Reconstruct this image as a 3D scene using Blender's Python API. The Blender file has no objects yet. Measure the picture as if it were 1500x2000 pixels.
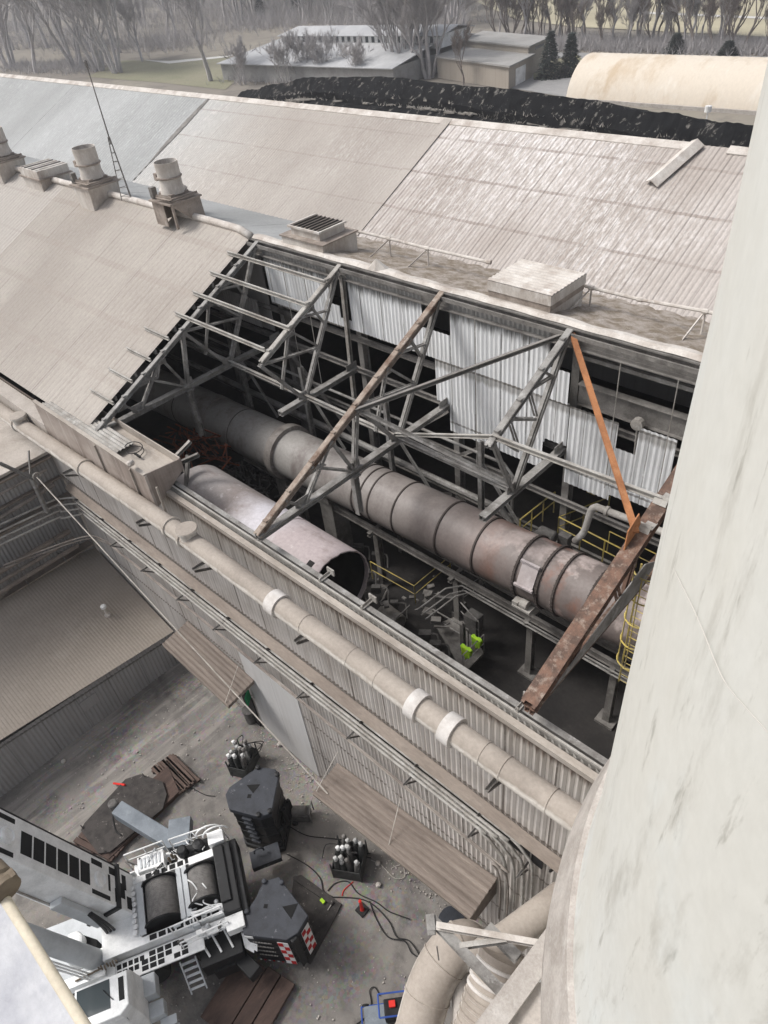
import bpy, bmesh, math, random
import numpy as np
from mathutils import Vector, Matrix
random.seed(7)
rng = np.random.RandomState(11)
SC = bpy.context.scene
COL = SC.collection
V = Vector

# ------------------------------------------------------------------ camera
H = 30.0
FPX = 1394.65                                    # focal length in pixels of the 1500x2000 photograph
def _n(v): return v / np.linalg.norm(v)
_VX = np.array([-1047. - 750, 39. - 1000, FPX]); _VZ = np.array([950. - 750, 2650. - 1000, FPX])
_ex = -_n(_VX); _ez = -_n(_VZ); _ez = _n(_ez - _ex * np.dot(_ex, _ez)); _ey = np.cross(_ez, _ex)
RM = np.array([_ex, _ey, _ez])                   # camera -> world
cam_d = bpy.data.cameras.new('camera'); cam = bpy.data.objects.new('camera', cam_d); COL.objects.link(cam)
m = Matrix.Identity(4)
for i in range(3):
    m[i][0] = RM[i][0]; m[i][1] = -RM[i][1]; m[i][2] = -RM[i][2]
m[2][3] = H
cam.matrix_world = m
cam_d.sensor_fit = 'VERTICAL'; cam_d.sensor_height = 36; cam_d.sensor_width = 27
cam_d.lens = FPX / 2000 * 36
cam_d.clip_start = 0.1; cam_d.clip_end = 4000
SC.camera = cam

# ------------------------------------------------------------------ light
SUN_EL, SUN_AZ = math.radians(52), math.radians(215)     # direction the light comes from (azimuth from +X to +Y)
W = bpy.data.worlds.new('World'); SC.world = W; W.use_nodes = True
wt = W.node_tree; bg = wt.nodes['Background']
sky = wt.nodes.new('ShaderNodeTexSky'); sky.sky_type = 'NISHITA'; sky.sun_disc = False
sky.sun_elevation = SUN_EL; sky.sun_rotation = math.radians(90) - SUN_AZ
sky.air_density = 1.0; sky.dust_density = 4.0
hs = wt.nodes.new('ShaderNodeHueSaturation'); hs.inputs['Saturation'].default_value = 0.42
wt.links.new(sky.outputs[0], hs.inputs['Color']); wt.links.new(hs.outputs[0], bg.inputs['Color'])
bg.inputs['Strength'].default_value = 0.145
sd = bpy.data.lights.new('sun', 'SUN'); sd.energy = 2.1; sd.angle = math.radians(16); sd.color = (1, 0.98, 0.95)
so = bpy.data.objects.new('sun', sd); COL.objects.link(so)
sdir = V((math.cos(SUN_EL) * math.cos(SUN_AZ), math.cos(SUN_EL) * math.sin(SUN_AZ), math.sin(SUN_EL)))
so.rotation_euler = sdir.to_track_quat('Z', 'Y').to_euler(); so.location = (0, 0, 80)
vs = SC.view_settings; vs.view_transform = 'Standard'; vs.look = 'None'; vs.gamma = 1; vs.exposure = 0.31
SC.cycles.max_bounces = 6; SC.cycles.diffuse_bounces = 3

# ------------------------------------------------------------------ survey: sight lines of the photograph to known planes
def ray(px, py): return V(RM @ np.array([px - 750., py - 1000., FPX]))
def on_z(px, py, z): r = ray(px, py); t = (z - H) / r.z; return V((r.x * t, r.y * t, z))
def on_y(px, py, y): r = ray(px, py); t = y / r.y; return V((r.x * t, y, H + r.z * t))
def on_x(px, py, x): r = ray(px, py); t = x / r.x; return V((x, r.y * t, H + r.z * t))

# ------------------------------------------------------------------ materials
def S(r, g, b):
    if max(r, g, b) - min(r, g, b) < 72:
        y = .3 * r + .59 * g + .11 * b; r, g, b = (y + (c - y) * .6 for c in (r, g, b))
    f = lambda c: (c / 255 / 12.92) if c / 255 <= .04045 else ((c / 255 + .055) / 1.055) ** 2.4
    return (f(r), f(g), f(b), 1)
class NT:
    def __init__(s, name, rough=.8, metal=0., spec=.3):
        s.m = bpy.data.materials.new(name); s.m.use_nodes = True; s.t = s.m.node_tree
        s.b = s.t.nodes['Principled BSDF']; s.b.inputs['Roughness'].default_value = rough
        s.b.inputs['Metallic'].default_value = metal
        s.b.inputs['Specular IOR Level'].default_value = spec
        s.co = s.t.nodes.new('ShaderNodeTexCoord').outputs['Object']
    def n(s, t, **k):
        x = s.t.nodes.new(t)
        for a, b in k.items(): setattr(x, a, b)
        return x
    def l(s, a, b): s.t.links.new(a, b)
    def noise(s, scale=1, sv=(1, 1, 1), detail=5, rough=.6, off=0, rot=(0, 0, 0)):
        mp = s.n('ShaderNodeMapping'); mp.inputs['Scale'].default_value = sv; mp.inputs['Location'].default_value = (off, off * .7, off * 1.3)
        mp.inputs['Rotation'].default_value = rot
        s.l(s.co, mp.inputs['Vector'])
        t = s.n('ShaderNodeTexNoise'); t.inputs['Scale'].default_value = scale; t.inputs['Detail'].default_value = detail; t.inputs['Roughness'].default_value = rough
        s.l(mp.outputs[0], t.inputs['Vector']); return t.outputs['Fac']
    def ramp(s, f, a, b):
        r = s.n('ShaderNodeMapRange'); r.inputs['From Min'].default_value = a; r.inputs['From Max'].default_value = b
        s.l(f, r.inputs['Value']); return r.outputs[0]
    def mix(s, f, a, b, blend='MIX'):
        x = s.n('ShaderNodeMix', data_type='RGBA', blend_type=blend)
        for sk, v in ((x.inputs['Factor'], f), (x.inputs['A'], a), (x.inputs['B'], b)):
            if hasattr(v, 'node'): s.l(v, sk)
            elif isinstance(v, (int, float)): sk.default_value = v
            else: sk.default_value = v
        return x.outputs['Result']
    def math(s, op, a, b=0.):
        x = s.n('ShaderNodeMath', operation=op)
        for sk, v in ((x.inputs[0], a), (x.inputs[1], b)):
            if hasattr(v, 'node'): s.l(v, sk)
            else: sk.default_value = v
        return x.outputs[0]
    def axis(s, i):
        x = s.n('ShaderNodeSeparateXYZ'); s.l(s.co, x.inputs[0]); return x.outputs[i]
    def line(s, ax, period, width, off=0., wob=0.):
        """1 on thin joints every `period` metres along an axis"""
        c = s.axis(ax) if isinstance(ax, int) else ax
        c = s.math('ADD', c, off)
        if wob: c = s.math('ADD', c, s.math('MULTIPLY', s.noise(1.7), wob))
        fr = s.math('FRACT', s.math('DIVIDE', c, period)); 
        return s.math('LESS_THAN', fr, width / period)
    def bump(s, f, st=.3, dist=.03):
        x = s.n('ShaderNodeBump'); x.inputs['Strength'].default_value = st; x.inputs['Distance'].default_value = dist
        s.l(f, x.inputs['Height']); s.l(x.outputs[0], s.b.inputs['Normal'])
    def col(s, c):
        if hasattr(c, 'node'): s.l(c, s.b.inputs['Base Color'])
        else: s.b.inputs['Base Color'].default_value = c
        return s.m
MATS = {}
def grime(name, base, dirt, worn=None, scale=1., sv=(1, 1, 1), lo=.42, hi=.66, wlo=.55, whi=.75, rough=.8, metal=0., fine=.25, bump=.2, rot=(0, 0, 0), spec=.3, fscale=14):
    q = NT(name, rough, metal, spec)
    c = q.mix(q.ramp(q.noise(scale, sv, 7, .65, rot=rot), lo, hi), base, dirt)
    if worn: c = q.mix(q.ramp(q.noise(scale * 1.7, sv, 8, .7, off=13, rot=rot), wlo, whi), c, worn)
    fn = q.noise(fscale * scale, sv, 4, .7, off=5, rot=rot)
    c = q.mix(fine, c, q.mix(1., c, q.mix(q.ramp(fn, .3, .7), S(120, 118, 115), S(255, 255, 255)), 'MULTIPLY'))
    if bump: q.bump(fn, bump)
    MATS[name] = q.m
    return q.col(c)

RS = math.atan(.465)                            # roof pitch
def roof_mat(name, base, dust, worn, period_x, bands, seed=0, cover=.5):
    q = NT(name, .75)
    n1 = q.noise(.16, (1, .5, .5), 6, .6, off=seed)
    c = q.mix(q.ramp(n1, .38, .62), base, dust)
    if cover == .45:
        xs = q.axis(0); c = q.mix(q.ramp(q.math('ADD', xs, q.math('MULTIPLY', q.noise(.3, off=77), 8.)), -17., -26.), c, S(180, 180, 176))
    n2 = q.noise(3.6, (1.8, .5, .5), 9, .82, off=seed + 4)
    n3 = q.noise(.09, (1, 1, 1), 3, .5, off=seed + 9)
    w = q.math('MULTIPLY', q.ramp(n2, .62 - cover * .25, .72 - cover * .2), q.ramp(n3, .38, .6))
    c = q.mix(w, c, worn)
    for (ax, per, wd, o, colr, a) in bands:
        nz = q.ramp(q.noise(.8, (1, 1, 1), 5, .7, off=seed + 20), .3, .55)
        c = q.mix(q.math('MULTIPLY', q.math('MULTIPLY', q.line(ax, per, wd, o, .12 if ax else 0), a), nz), c, colr)
    if period_x:
        c = q.mix(q.math('MULTIPLY', q.line(0, period_x, .05), .45), c, S(115, 105, 98))
    fn = q.noise(9, (2, .6, .6), 5, .7, off=seed + 2)
    c = q.mix(.35, c, q.mix(1., c, q.mix(q.ramp(fn, .3, .7), S(165, 160, 155), S(255, 255, 255)), 'MULTIPLY'))
    q.bump(fn, .15)
    return q.col(c)
M = {}
DK = S(120, 104, 92)
M['far_roof_new'] = roof_mat('pale worn roof paint', S(190, 178, 169), S(166, 151, 139), S(222, 216, 212), .62,
    [(1, 2.05, .13, .55, S(150, 132, 120), .75)], 3, .6)
M['far_roof_mid'] = roof_mat('dusty roof sheet', S(178, 167, 155), S(162, 149, 137), S(208, 202, 195), 0,
    [(1, 2.05, .1, .55, S(150, 134, 122), .5), (0, 1.24, .05, .3, S(150, 138, 128), .5)], 21, .45)
M['far_roof_grey'] = roof_mat('bluish old roof sheet', S(168, 170, 169), S(150, 152, 150), S(190, 193, 192), 0,
    [(0, 11., .07, 2., S(110, 108, 104), .6)], 41, .35)
M['front_roof'] = roof_mat('beige dusty corrugated roof', S(188, 176, 162), S(172, 158, 144), S(204, 195, 183), 0,
    [(1, 2.3, .3, .4, S(172, 155, 140), .6), (0, 1.8, .05, 0, S(140, 126, 114), .6), (0, .34, .1, .1, S(154, 141, 129), .3)], 51, .15)
M['front_roof_old'] = roof_mat('grey beige corrugated roof', S(176, 166, 155), S(168, 157, 145), S(186, 177, 166), 0, [(1, 2.3, .14, .4, S(160, 148, 136), .5), (0, .34, .1, .1, S(150, 139, 129), .3)], 61, .12)
M['low_roof'] = grime('dust brown roof', S(166, 150, 133), S(150, 135, 119), S(174, 159, 142), .25, (1, .7, 1), .35, .7, fine=.2, fscale=40)

def wall_mat(name, base, streak, dirt, joints, seed=0, amt=.6, topdirt=None, band=()):
    """vertical sheet cladding with rain streaks, lap joints, panel seams"""
    q = NT(name, .6, 0., .35)
    n1 = q.noise(1., (3.2, 3.2, .16), 7, .7, off=seed)
    c = q.mix(q.math('MULTIPLY', q.ramp(n1, .46, .68), amt), base, streak)
    n2 = q.noise(.35, (1, 1, 1.4), 6, .65, off=seed + 8)
    c = q.mix(q.math('MULTIPLY', q.ramp(n2, .48, .7), amt), c, dirt)
    for (z0, hgt, colr, a) in band:              # rain-washed grime hanging below a ledge at height z0
        z = q.axis(2); nn = q.noise(1., (7, 7, .25), 5, .75, off=seed + 3)
        d = q.math('SUBTRACT', z0, z)
        fall = q.math('SUBTRACT', 1.0, q.math('DIVIDE', d, q.math('ADD', q.math('MULTIPLY', nn, hgt * 1.6), .02)))
        on = q.math('MULTIPLY', q.math('GREATER_THAN', d, 0.), q.ramp(fall, 0., .35))
        c = q.mix(q.math('MULTIPLY', on, a), c, colr)
    for (ax, per, wd, o, colr, a) in joints:
        nz = q.ramp(q.noise(1.3, (1, 1, 1), 4, .7, off=seed + 30), .25, .5)
        c = q.mix(q.math('MULTIPLY', q.math('MULTIPLY', q.line(ax, per, wd, o, .05 if ax == 2 else .02), a), nz), c, colr)
    q.bump(q.noise(3, (1, 1, 1), 3), .12)
    return q.col(c)
M['white_wall'] = wall_mat('white sheet cladding', S(218, 220, 221), S(170, 167, 162), S(188, 188, 186),
    [(0, 1.12, .05, .2, S(98, 96, 92), .75), (2, 2.5, .09, .55, S(92, 84, 74), .75)], 5, .55, band=[(19.6, 1.1, S(74, 68, 60), .8), (17.02, .5, S(120, 112, 102), .6)])
M['front_wall'] = wall_mat('dusty pale cladding', S(196, 187, 178), S(140, 124, 111), S(158, 143, 129),
    [(0, 1.55, .05, .2, S(104, 92, 82), .8), (2, 2.35, .12, 2.25, S(112, 97, 85), .8), (0, .2, .07, .06, S(128, 117, 107), .45)], 15, .6, band=[(14.4, .85, S(112, 90, 74), .95), (12.0, .9, S(128, 110, 97), .7), (9.6, .7, S(140, 126, 114), .6)])
M['front_wall_low'] = wall_mat('pale flat wall sheet', S(186, 184, 182), S(160, 156, 150), S(168, 160, 152),
    [(0, 2.2, .04, .5, S(130, 126, 122), .5)], 25, .4)
M['grey_wall'] = wall_mat('grey corrugated cladding', S(150, 146, 144), S(128, 122, 117), S(136, 128, 120),
    [(1, 1.7, .05, 0, S(105, 100, 96), .6)], 35, .5)
M['fascia'] = wall_mat('brown stained fascia', S(150, 131, 118), S(116, 96, 84), S(176, 160, 147), [(0, 1.1, .05, .3, S(196, 184, 172), .5)], 45, .9)
M['steel_grey'] = grime('weathered grey steel', S(150, 146, 140), S(108, 101, 94), S(186, 183, 178), 1.5, (1, 1, 1), fine=.3, metal=.0, rough=.6)
M['steel_dim'] = grime('dusty dark steel', S(134, 128, 121), S(98, 92, 86), S(152, 146, 139), 1.5, fine=.3)
M['steel_pale'] = grime('pale dusty steel', S(176, 170, 160), S(140, 130, 119), S(205, 202, 196), 1.2, fine=.3)
M['steel_rust'] = grime('rust flaked beam', S(138, 92, 68), S(98, 70, 56), S(166, 142, 122), 3.2, (1, 1, 1), .4, .6, .52, .7, fine=.4)
M['steel_rust_pale'] = grime('rust stained pale beam', S(168, 146, 126), S(120, 84, 62), S(192, 178, 162), 2.2, fine=.4)
M['orange_paint'] = grime('orange primer', S(180, 124, 84), S(146, 98, 66), S(192, 146, 108), 1.4, fine=.3)
M['kiln'] = grime('dusty kiln shell', S(126, 110, 102), S(104, 88, 80), S(150, 130, 120), .6, (1, 1, 1), .4, .65, .58, .75, fine=.25, rough=.55)
def kiln_mat():
    q = NT('brown oxidised kiln shell', .55, .0, .4)
    x = q.axis(0); t = q.ramp(x, -9., 4.)
    tn = q.math('ADD', t, q.math('MULTIPLY', q.math('SUBTRACT', q.noise(.5, off=3), .5), .5))
    c = q.mix(q.ramp(tn, .2, .9), S(150, 144, 137), S(124, 108, 101))
    c = q.mix(q.ramp(q.noise(.7, (1, 1, .5), 7, .65, off=7), .5, .7), c, S(108, 92, 85))
    rx = q.ramp(x, 3., 7.)
    c = q.mix(q.math('MULTIPLY', q.ramp(q.noise(.55, (1, 1, .6), 5, .6, off=31), .5, .58), rx), c, S(192, 170, 162))
    c = q.mix(q.math('MULTIPLY', q.ramp(q.noise(.5, (1, 1, .5), 6, .6, off=17), .5, .64), rx), c, S(128, 76, 50))
    fn = q.noise(9, detail=5); c = q.mix(.25, c, q.mix(1., c, q.mix(q.ramp(fn, .3, .7), S(130, 125, 120), S(255, 255, 255)), 'MULTIPLY'))
    q.bump(fn, .12)
    return q.col(c)
M['kiln'] = kiln_mat()
M['kiln_pink'] = grime('pinkish heat worn shell', S(186, 172, 171), S(158, 141, 136), S(208, 202, 208), .5, (1, .6, 1), .45, .62, .55, .7, fine=.15, rough=.55)
M['hole_shade'] = grime('painted recess shade', S(16, 16, 17), S(10, 10, 11), None, 2, bump=0)  # near-black colour paints the dark of recesses that have no depth
def kiln2_mat():
    q = NT('heat worn pinkish shell', .6, 0, .3)
    t = q.math('ADD', q.ramp(q.axis(0), -5.6, 2.5), q.math('MULTIPLY', q.math('SUBTRACT', q.noise(.6, detail=5, off=2), .5), .35))
    c = q.mix(q.ramp(t, .1, .35), S(164, 154, 150), S(150, 134, 128)); c = q.mix(q.ramp(t, .36, .5), c, S(206, 200, 208)); c = q.mix(q.ramp(t, .55, .72), c, S(186, 166, 166))
    c = q.mix(q.math('MULTIPLY', q.ramp(q.noise(.8, (.6, 1, 1), 7, .65, off=9), .54, .66), .7), c, S(140, 116, 106))
    c = q.mix(q.math('MULTIPLY', q.ramp(q.noise(3, detail=5, off=19), .62, .7), .6), c, S(210, 200, 198))
    fn = q.noise(9, detail=5); c = q.mix(.25, c, q.mix(1., c, q.mix(q.ramp(fn, .3, .7), S(140, 135, 130), S(255, 255, 255)), 'MULTIPLY')); q.bump(fn, .15)
    return q.col(c)
M['kiln_two'] = kiln2_mat()
M['kiln_in'] = grime('dark shell inside', S(48, 44, 42), S(30, 28, 27), None, 2)  # dark tone for the shell inside, also on flat opening panels
M['ring'] = grime('dark ring steel', S(78, 66, 60), S(60, 48, 42), None, 3)
M['tyre'] = grime('worn riding ring', S(146, 136, 126), S(112, 100, 92), S(170, 164, 156), 2)
M['duct_old'] = grime('dust caked beige duct', S(188, 168, 148), S(164, 143, 124), S(208, 194, 178), .8, (1, 1, 1), .4, .62, .58, .7, fine=.2, bump=.35)
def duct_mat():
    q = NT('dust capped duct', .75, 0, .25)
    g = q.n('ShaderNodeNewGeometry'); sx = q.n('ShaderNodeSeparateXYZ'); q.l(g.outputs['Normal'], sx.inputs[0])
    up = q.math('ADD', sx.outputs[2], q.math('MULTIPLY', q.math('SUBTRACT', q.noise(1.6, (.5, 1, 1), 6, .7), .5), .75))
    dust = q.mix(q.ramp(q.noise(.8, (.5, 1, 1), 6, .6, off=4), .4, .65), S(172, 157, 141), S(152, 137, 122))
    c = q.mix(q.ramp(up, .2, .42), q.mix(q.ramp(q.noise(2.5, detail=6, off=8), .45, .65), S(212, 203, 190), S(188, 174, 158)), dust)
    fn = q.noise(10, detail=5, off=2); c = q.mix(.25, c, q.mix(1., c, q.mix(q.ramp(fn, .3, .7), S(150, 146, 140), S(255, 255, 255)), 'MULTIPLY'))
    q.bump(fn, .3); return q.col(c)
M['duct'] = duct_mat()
M['duct_white'] = grime('pale clamp', S(208, 201, 194), S(184, 174, 164), None, 2, fine=.15)
M['ledge'] = grime('dust brown ledge', S(146, 128, 112), S(124, 106, 92), S(158, 142, 127), 1., (.3, 1, 1), fine=.3)
M['coping'] = grime('dusty coping', S(178, 164, 148), S(150, 134, 118), S(190, 180, 168), 1., (.4, 1, 1), fine=.25)
M['awning'] = grime('brown sheet canopy', S(136, 118, 104), S(112, 95, 83), S(156, 138, 122), 1., (.25, 3, 1), fine=.35)
M['conduit'] = grime('dusty conduit', S(150, 137, 125), S(118, 104, 94), S(176, 165, 153), 1.5, (.5, 1, 1), fine=.2)
M['vent'] = grime('pale vent metal', S(204, 194, 182), S(170, 153, 138), S(222, 216, 208), 1.2, (1, 1, .5), fine=.2)
M['vent_dk'] = grime('brown vent base', S(164, 146, 130), S(130, 112, 98), S(184, 170, 156), 1.4, fine=.3)
M['vent_hole'] = grime('dark vent throat', S(84, 76, 70), S(60, 54, 50), None, 2)
M['moss'] = grime('rusty moss litter', S(172, 157, 142), S(136, 116, 90), S(192, 181, 170), 2.2, (1, 1, 1), .4, .6, fine=.4, bump=.5)
def silo_mat():
    q = NT('pale weathered silo wall', .7, 0, .3)
    c = q.mix(q.ramp(q.noise(.22, (1, 1, .5), 5, .6), .35, .68), S(200, 202, 196), S(196, 193, 180))
    c = q.mix(q.math('MULTIPLY', q.ramp(q.noise(.9, (1.4, 1.4, .35), 8, .72, off=6), .54, .68), .5), c, S(150, 144, 128))
    c = q.mix(q.math('MULTIPLY', q.ramp(q.noise(2.2, (2, 2, .3), 6, .75, off=16), .6, .7), .5), c, S(128, 122, 106))
    c = q.mix(q.math('MULTIPLY', q.ramp(q.noise(.6, (1, 1, .5), 4, .6, off=26), .55, .7), .4), c, S(200, 212, 214))
    fn = q.noise(6, (1, 1, .7), 6, .7, off=2); c = q.mix(.2, c, q.mix(1., c, q.mix(q.ramp(fn, .3, .7), S(200, 198, 192), S(255, 255, 255)), 'MULTIPLY'))
    q.bump(fn, .12)
    return q.col(c)
M['silo'] = silo_mat()
M['concrete'] = grime('dusty concrete', S(186, 175, 164), S(160, 148, 136), S(200, 192, 183), 1.2, fine=.3, bump=.25)
def yard_mat():
    q = NT('gravel yard', .95, 0, .15)
    c = q.mix(q.ramp(q.noise(.3, detail=6, off=1), .36, .64), S(118, 112, 106), S(136, 128, 119))
    c = q.mix(q.ramp(q.noise(.9, (1, 1, 1), 7, .7, off=9), .5, .7), c, S(98, 93, 89))
    x = q.axis(0); w = q.math('MULTIPLY', q.ramp(x, -18., -25.), q.ramp(q.noise(1., (2.4, .25, 1), 5, .6, off=4, rot=(0, 0, .25)), .48, .6))
    c = q.mix(q.math('MULTIPLY', w, .8), c, S(158, 149, 138))
    c = q.mix(q.math('MULTIPLY', q.ramp(q.noise(.55, (1, 1, 1), 6, .65, off=44), .55, .62), .5), c, S(88, 84, 81))
    g = q.n('ShaderNodeTexVoronoi'); g.inputs['Scale'].default_value = 9.; q.l(q.co, g.inputs['Vector'])
    rr = q.ramp(q.noise(.5, detail=4, off=19), .45, .65)
    c = q.mix(q.math('MULTIPLY', rr, .55), c, q.mix(.5, c, g.outputs['Color'], 'SOFT_LIGHT'))
    st = q.ramp(q.noise(22, detail=3, rough=.8), .62, .72); c = q.mix(q.math('MULTIPLY', st, .45), c, S(176, 170, 160))
    for rt, of in ((.42, 0.), (.42, 1.9), (.95, .6)):
        mp = q.n('ShaderNodeMapping'); mp.inputs['Rotation'].default_value = (0, 0, rt); q.l(q.co, mp.inputs['Vector']); sx = q.n('ShaderNodeSeparateXYZ'); q.l(mp.outputs[0], sx.inputs[0])
        yy = q.math('ADD', sx.outputs[1], q.math('MULTIPLY', q.noise(.12, detail=2, off=of), 2.2)); d = q.math('ABSOLUTE', q.math('SUBTRACT', yy, -3.2 + of * 2))
        tr = q.math('MULTIPLY', q.ramp(d, .28, .12), q.ramp(q.noise(1.6, (1, 1, 1), 6, .75, off=of + 3), .38, .6)); c = q.mix(q.math('MULTIPLY', tr, .55), c, S(92, 86, 81))
    q.bump(q.noise(14, detail=6, rough=.75), .5, .05)
    return q.col(c)
M['yard'] = yard_mat()
M['floor_dark'] = grime('coal floor darkened for shade', S(58, 53, 50), S(42, 39, 38), S(74, 68, 64), .5, fine=.3)  # coal dust floor, its colour darkened further to hold the bay's shade
def land_mat():
    q = NT('winter land', .95, 0, .1)
    c = q.mix(q.ramp(q.noise(.02, detail=5), .4, .6), S(126, 116, 104), S(140, 130, 112))
    c = q.mix(q.ramp(q.noise(.2, detail=8, rough=.7, off=3), .5, .7), c, S(112, 104, 95))
    return q.col(c)
M['land'] = land_mat()
M['grass'] = grime('dull winter grass', S(132, 130, 88), S(142, 132, 98), S(120, 122, 80), .06, (1, 1, 1), fine=.3, fscale=30)
M['field'] = grime('straw field', S(186, 172, 128), S(170, 156, 116), S(196, 184, 144), .03, (.3, 2, 1), fine=.25, fscale=30)
M['asphalt'] = grime('grey drive', S(150, 148, 146), S(132, 130, 128), None, .1, fine=.2)
M['pale_path'] = grime('pale path', S(212, 208, 200), S(190, 186, 180), None, .1)
M['black_bank'] = grime('black liner', S(30, 31, 33), S(18, 18, 20), S(112, 106, 98), .9, (1, .5, .7), wlo=.575, whi=.62, fine=.35, rough=.95, spec=.05)
M['weeds'] = grime('dry pale weeds', S(150, 142, 130), S(120, 110, 96), None, 1.)
M['bark'] = grime('pale winter bark', S(188, 181, 180), S(160, 152, 150), None, .8, bump=0)
M['bark_dk'] = grime('brown winter bark', S(152, 135, 124), S(124, 108, 98), None, .8, bump=0)
M['needle'] = grime('dark needles', S(50, 64, 54), S(36, 48, 42), S(66, 78, 66), 1.2, bump=0)
M['tan_wall'] = wall_mat('tan block wall', S(158, 144, 126), S(140, 126, 110), S(150, 134, 116), [(0, 3, .08, 0, S(130, 116, 100), .5)], 3, .4)
M['tan_roof'] = grime('grey flat roof', S(162, 158, 152), S(146, 142, 136), None, .2)
M['white'] = grime('white paint', S(228, 228, 226), S(204, 202, 198), None, .8, fine=.15)
M['shed_roof'] = grime('pale metal roof', S(178, 179, 180), S(162, 163, 166), S(190, 191, 192), .15, (1, .3, 1))
M['shed_wall'] = grime('grey shed wall', S(154, 152, 148), S(136, 132, 128), None, .4)
M['quonset'] = grime('cream arched sheet', S(214, 196, 170), S(198, 168, 128), S(220, 208, 188), .22, (1, .5, .5), .5, .68, fine=.12)
M['black_paint'] = grime('scuffed black paint', S(28, 29, 32), S(20, 20, 23), S(64, 66, 72), 2., wlo=.62, whi=.75, fine=.2, rough=.5)
M['cw_top'] = grime('scuffed slate steel', S(58, 63, 74), S(46, 49, 58), S(120, 124, 132), 2.2, wlo=.62, whi=.72, fine=.25, rough=.55)
M['blue_grey'] = grime('blue grey paint', S(118, 130, 142), S(100, 112, 124), S(140, 150, 158), 1.4, fine=.15, rough=.5)
M['crane_white'] = grime('crane white paint', S(241, 242, 241), S(214, 216, 214), S(246, 247, 246), 1.2, fine=.15, rough=.4)
M['crane_grey'] = grime('light grey paint', S(192, 198, 202), S(174, 180, 184), None, 1.2, fine=.12, rough=.45)
M['grip'] = grime('black grip panel', S(32, 33, 35), S(24, 25, 27), None, 3, fine=.2)
M['rope'] = grime('greased steel rope', S(134, 129, 124), S(110, 106, 101), None, 6, (1, 1, 1), fine=.3)
q = NT('dark glass', .08, 0, .6); M['glass'] = q.col(S(62, 74, 78))
M['red'] = grime('red paint', S(178, 34, 36), S(150, 28, 30), None, 2, fine=.1)
M['bright_red'] = grime('bright red plastic', S(214, 52, 44), S(190, 40, 36), None, 2, fine=.1)
M['blue'] = grime('blue paint', S(52, 84, 160), S(44, 70, 138), None, 2, fine=.1)
M['green'] = grime('green paint', S(30, 140, 90), S(24, 118, 74), None, 2, fine=.1)
M['yellow'] = grime('dusty yellow paint', S(190, 170, 92), S(150, 132, 80), S(206, 192, 130), 2, fine=.2)
M['hivis'] = grime('lime fabric', S(178, 214, 50), S(120, 196, 60), None, 3, fine=.15)
M['timber'] = grime('weathered timber', S(112, 84, 70), S(84, 62, 52), S(140, 112, 96), 1.2, (.6, 3, 3), fine=.4)
M['timber_red'] = grime('dark red brown timber', S(96, 68, 56), S(76, 54, 46), S(118, 88, 72), 1., (2, .5, 1), fine=.35)
M['plate'] = grime('muddy steel plate', S(74, 67, 63), S(52, 47, 45), S(140, 130, 122), 2.6, wlo=.6, whi=.68, fine=.35)
M['cyl_white'] = grime('pale gas bottle', S(196, 196, 192), S(150, 150, 148), None, 3, fine=.15)
M['cyl_dark'] = grime('dark gas bottle', S(70, 72, 70), S(50, 52, 50), None, 3)
M['machine'] = grime('dusty machine grey', S(104, 100, 96), S(80, 76, 72), S(136, 132, 126), 4, fine=.3)
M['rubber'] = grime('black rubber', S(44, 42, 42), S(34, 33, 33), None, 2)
M['cable'] = grime('galvanised cable', S(196, 186, 172), S(160, 150, 138), None, 2)
M['rubble'] = grime('rust brown scrap', S(136, 72, 48), S(86, 52, 38), S(156, 108, 78), 2, fine=.4)
M['platform_white'] = grime('white paint with shadow tone', S(186, 187, 192), S(150, 152, 164), S(198, 198, 200), .8, fine=.1)  # bluish second tone puts soft shadow streaks into the paint colour
M['cream'] = grime('cream paint', S(212, 196, 164), S(190, 172, 142), None, 1.5, fine=.15)
M['bronze'] = grime('bronze painted fitting', S(128, 108, 82), S(100, 82, 62), None, 3, fine=.2)
M['pebble_roof'] = grime('dusty lower roof', S(190, 177, 164), S(172, 158, 144), S(204, 194, 184), .8, fine=.3)

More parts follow.
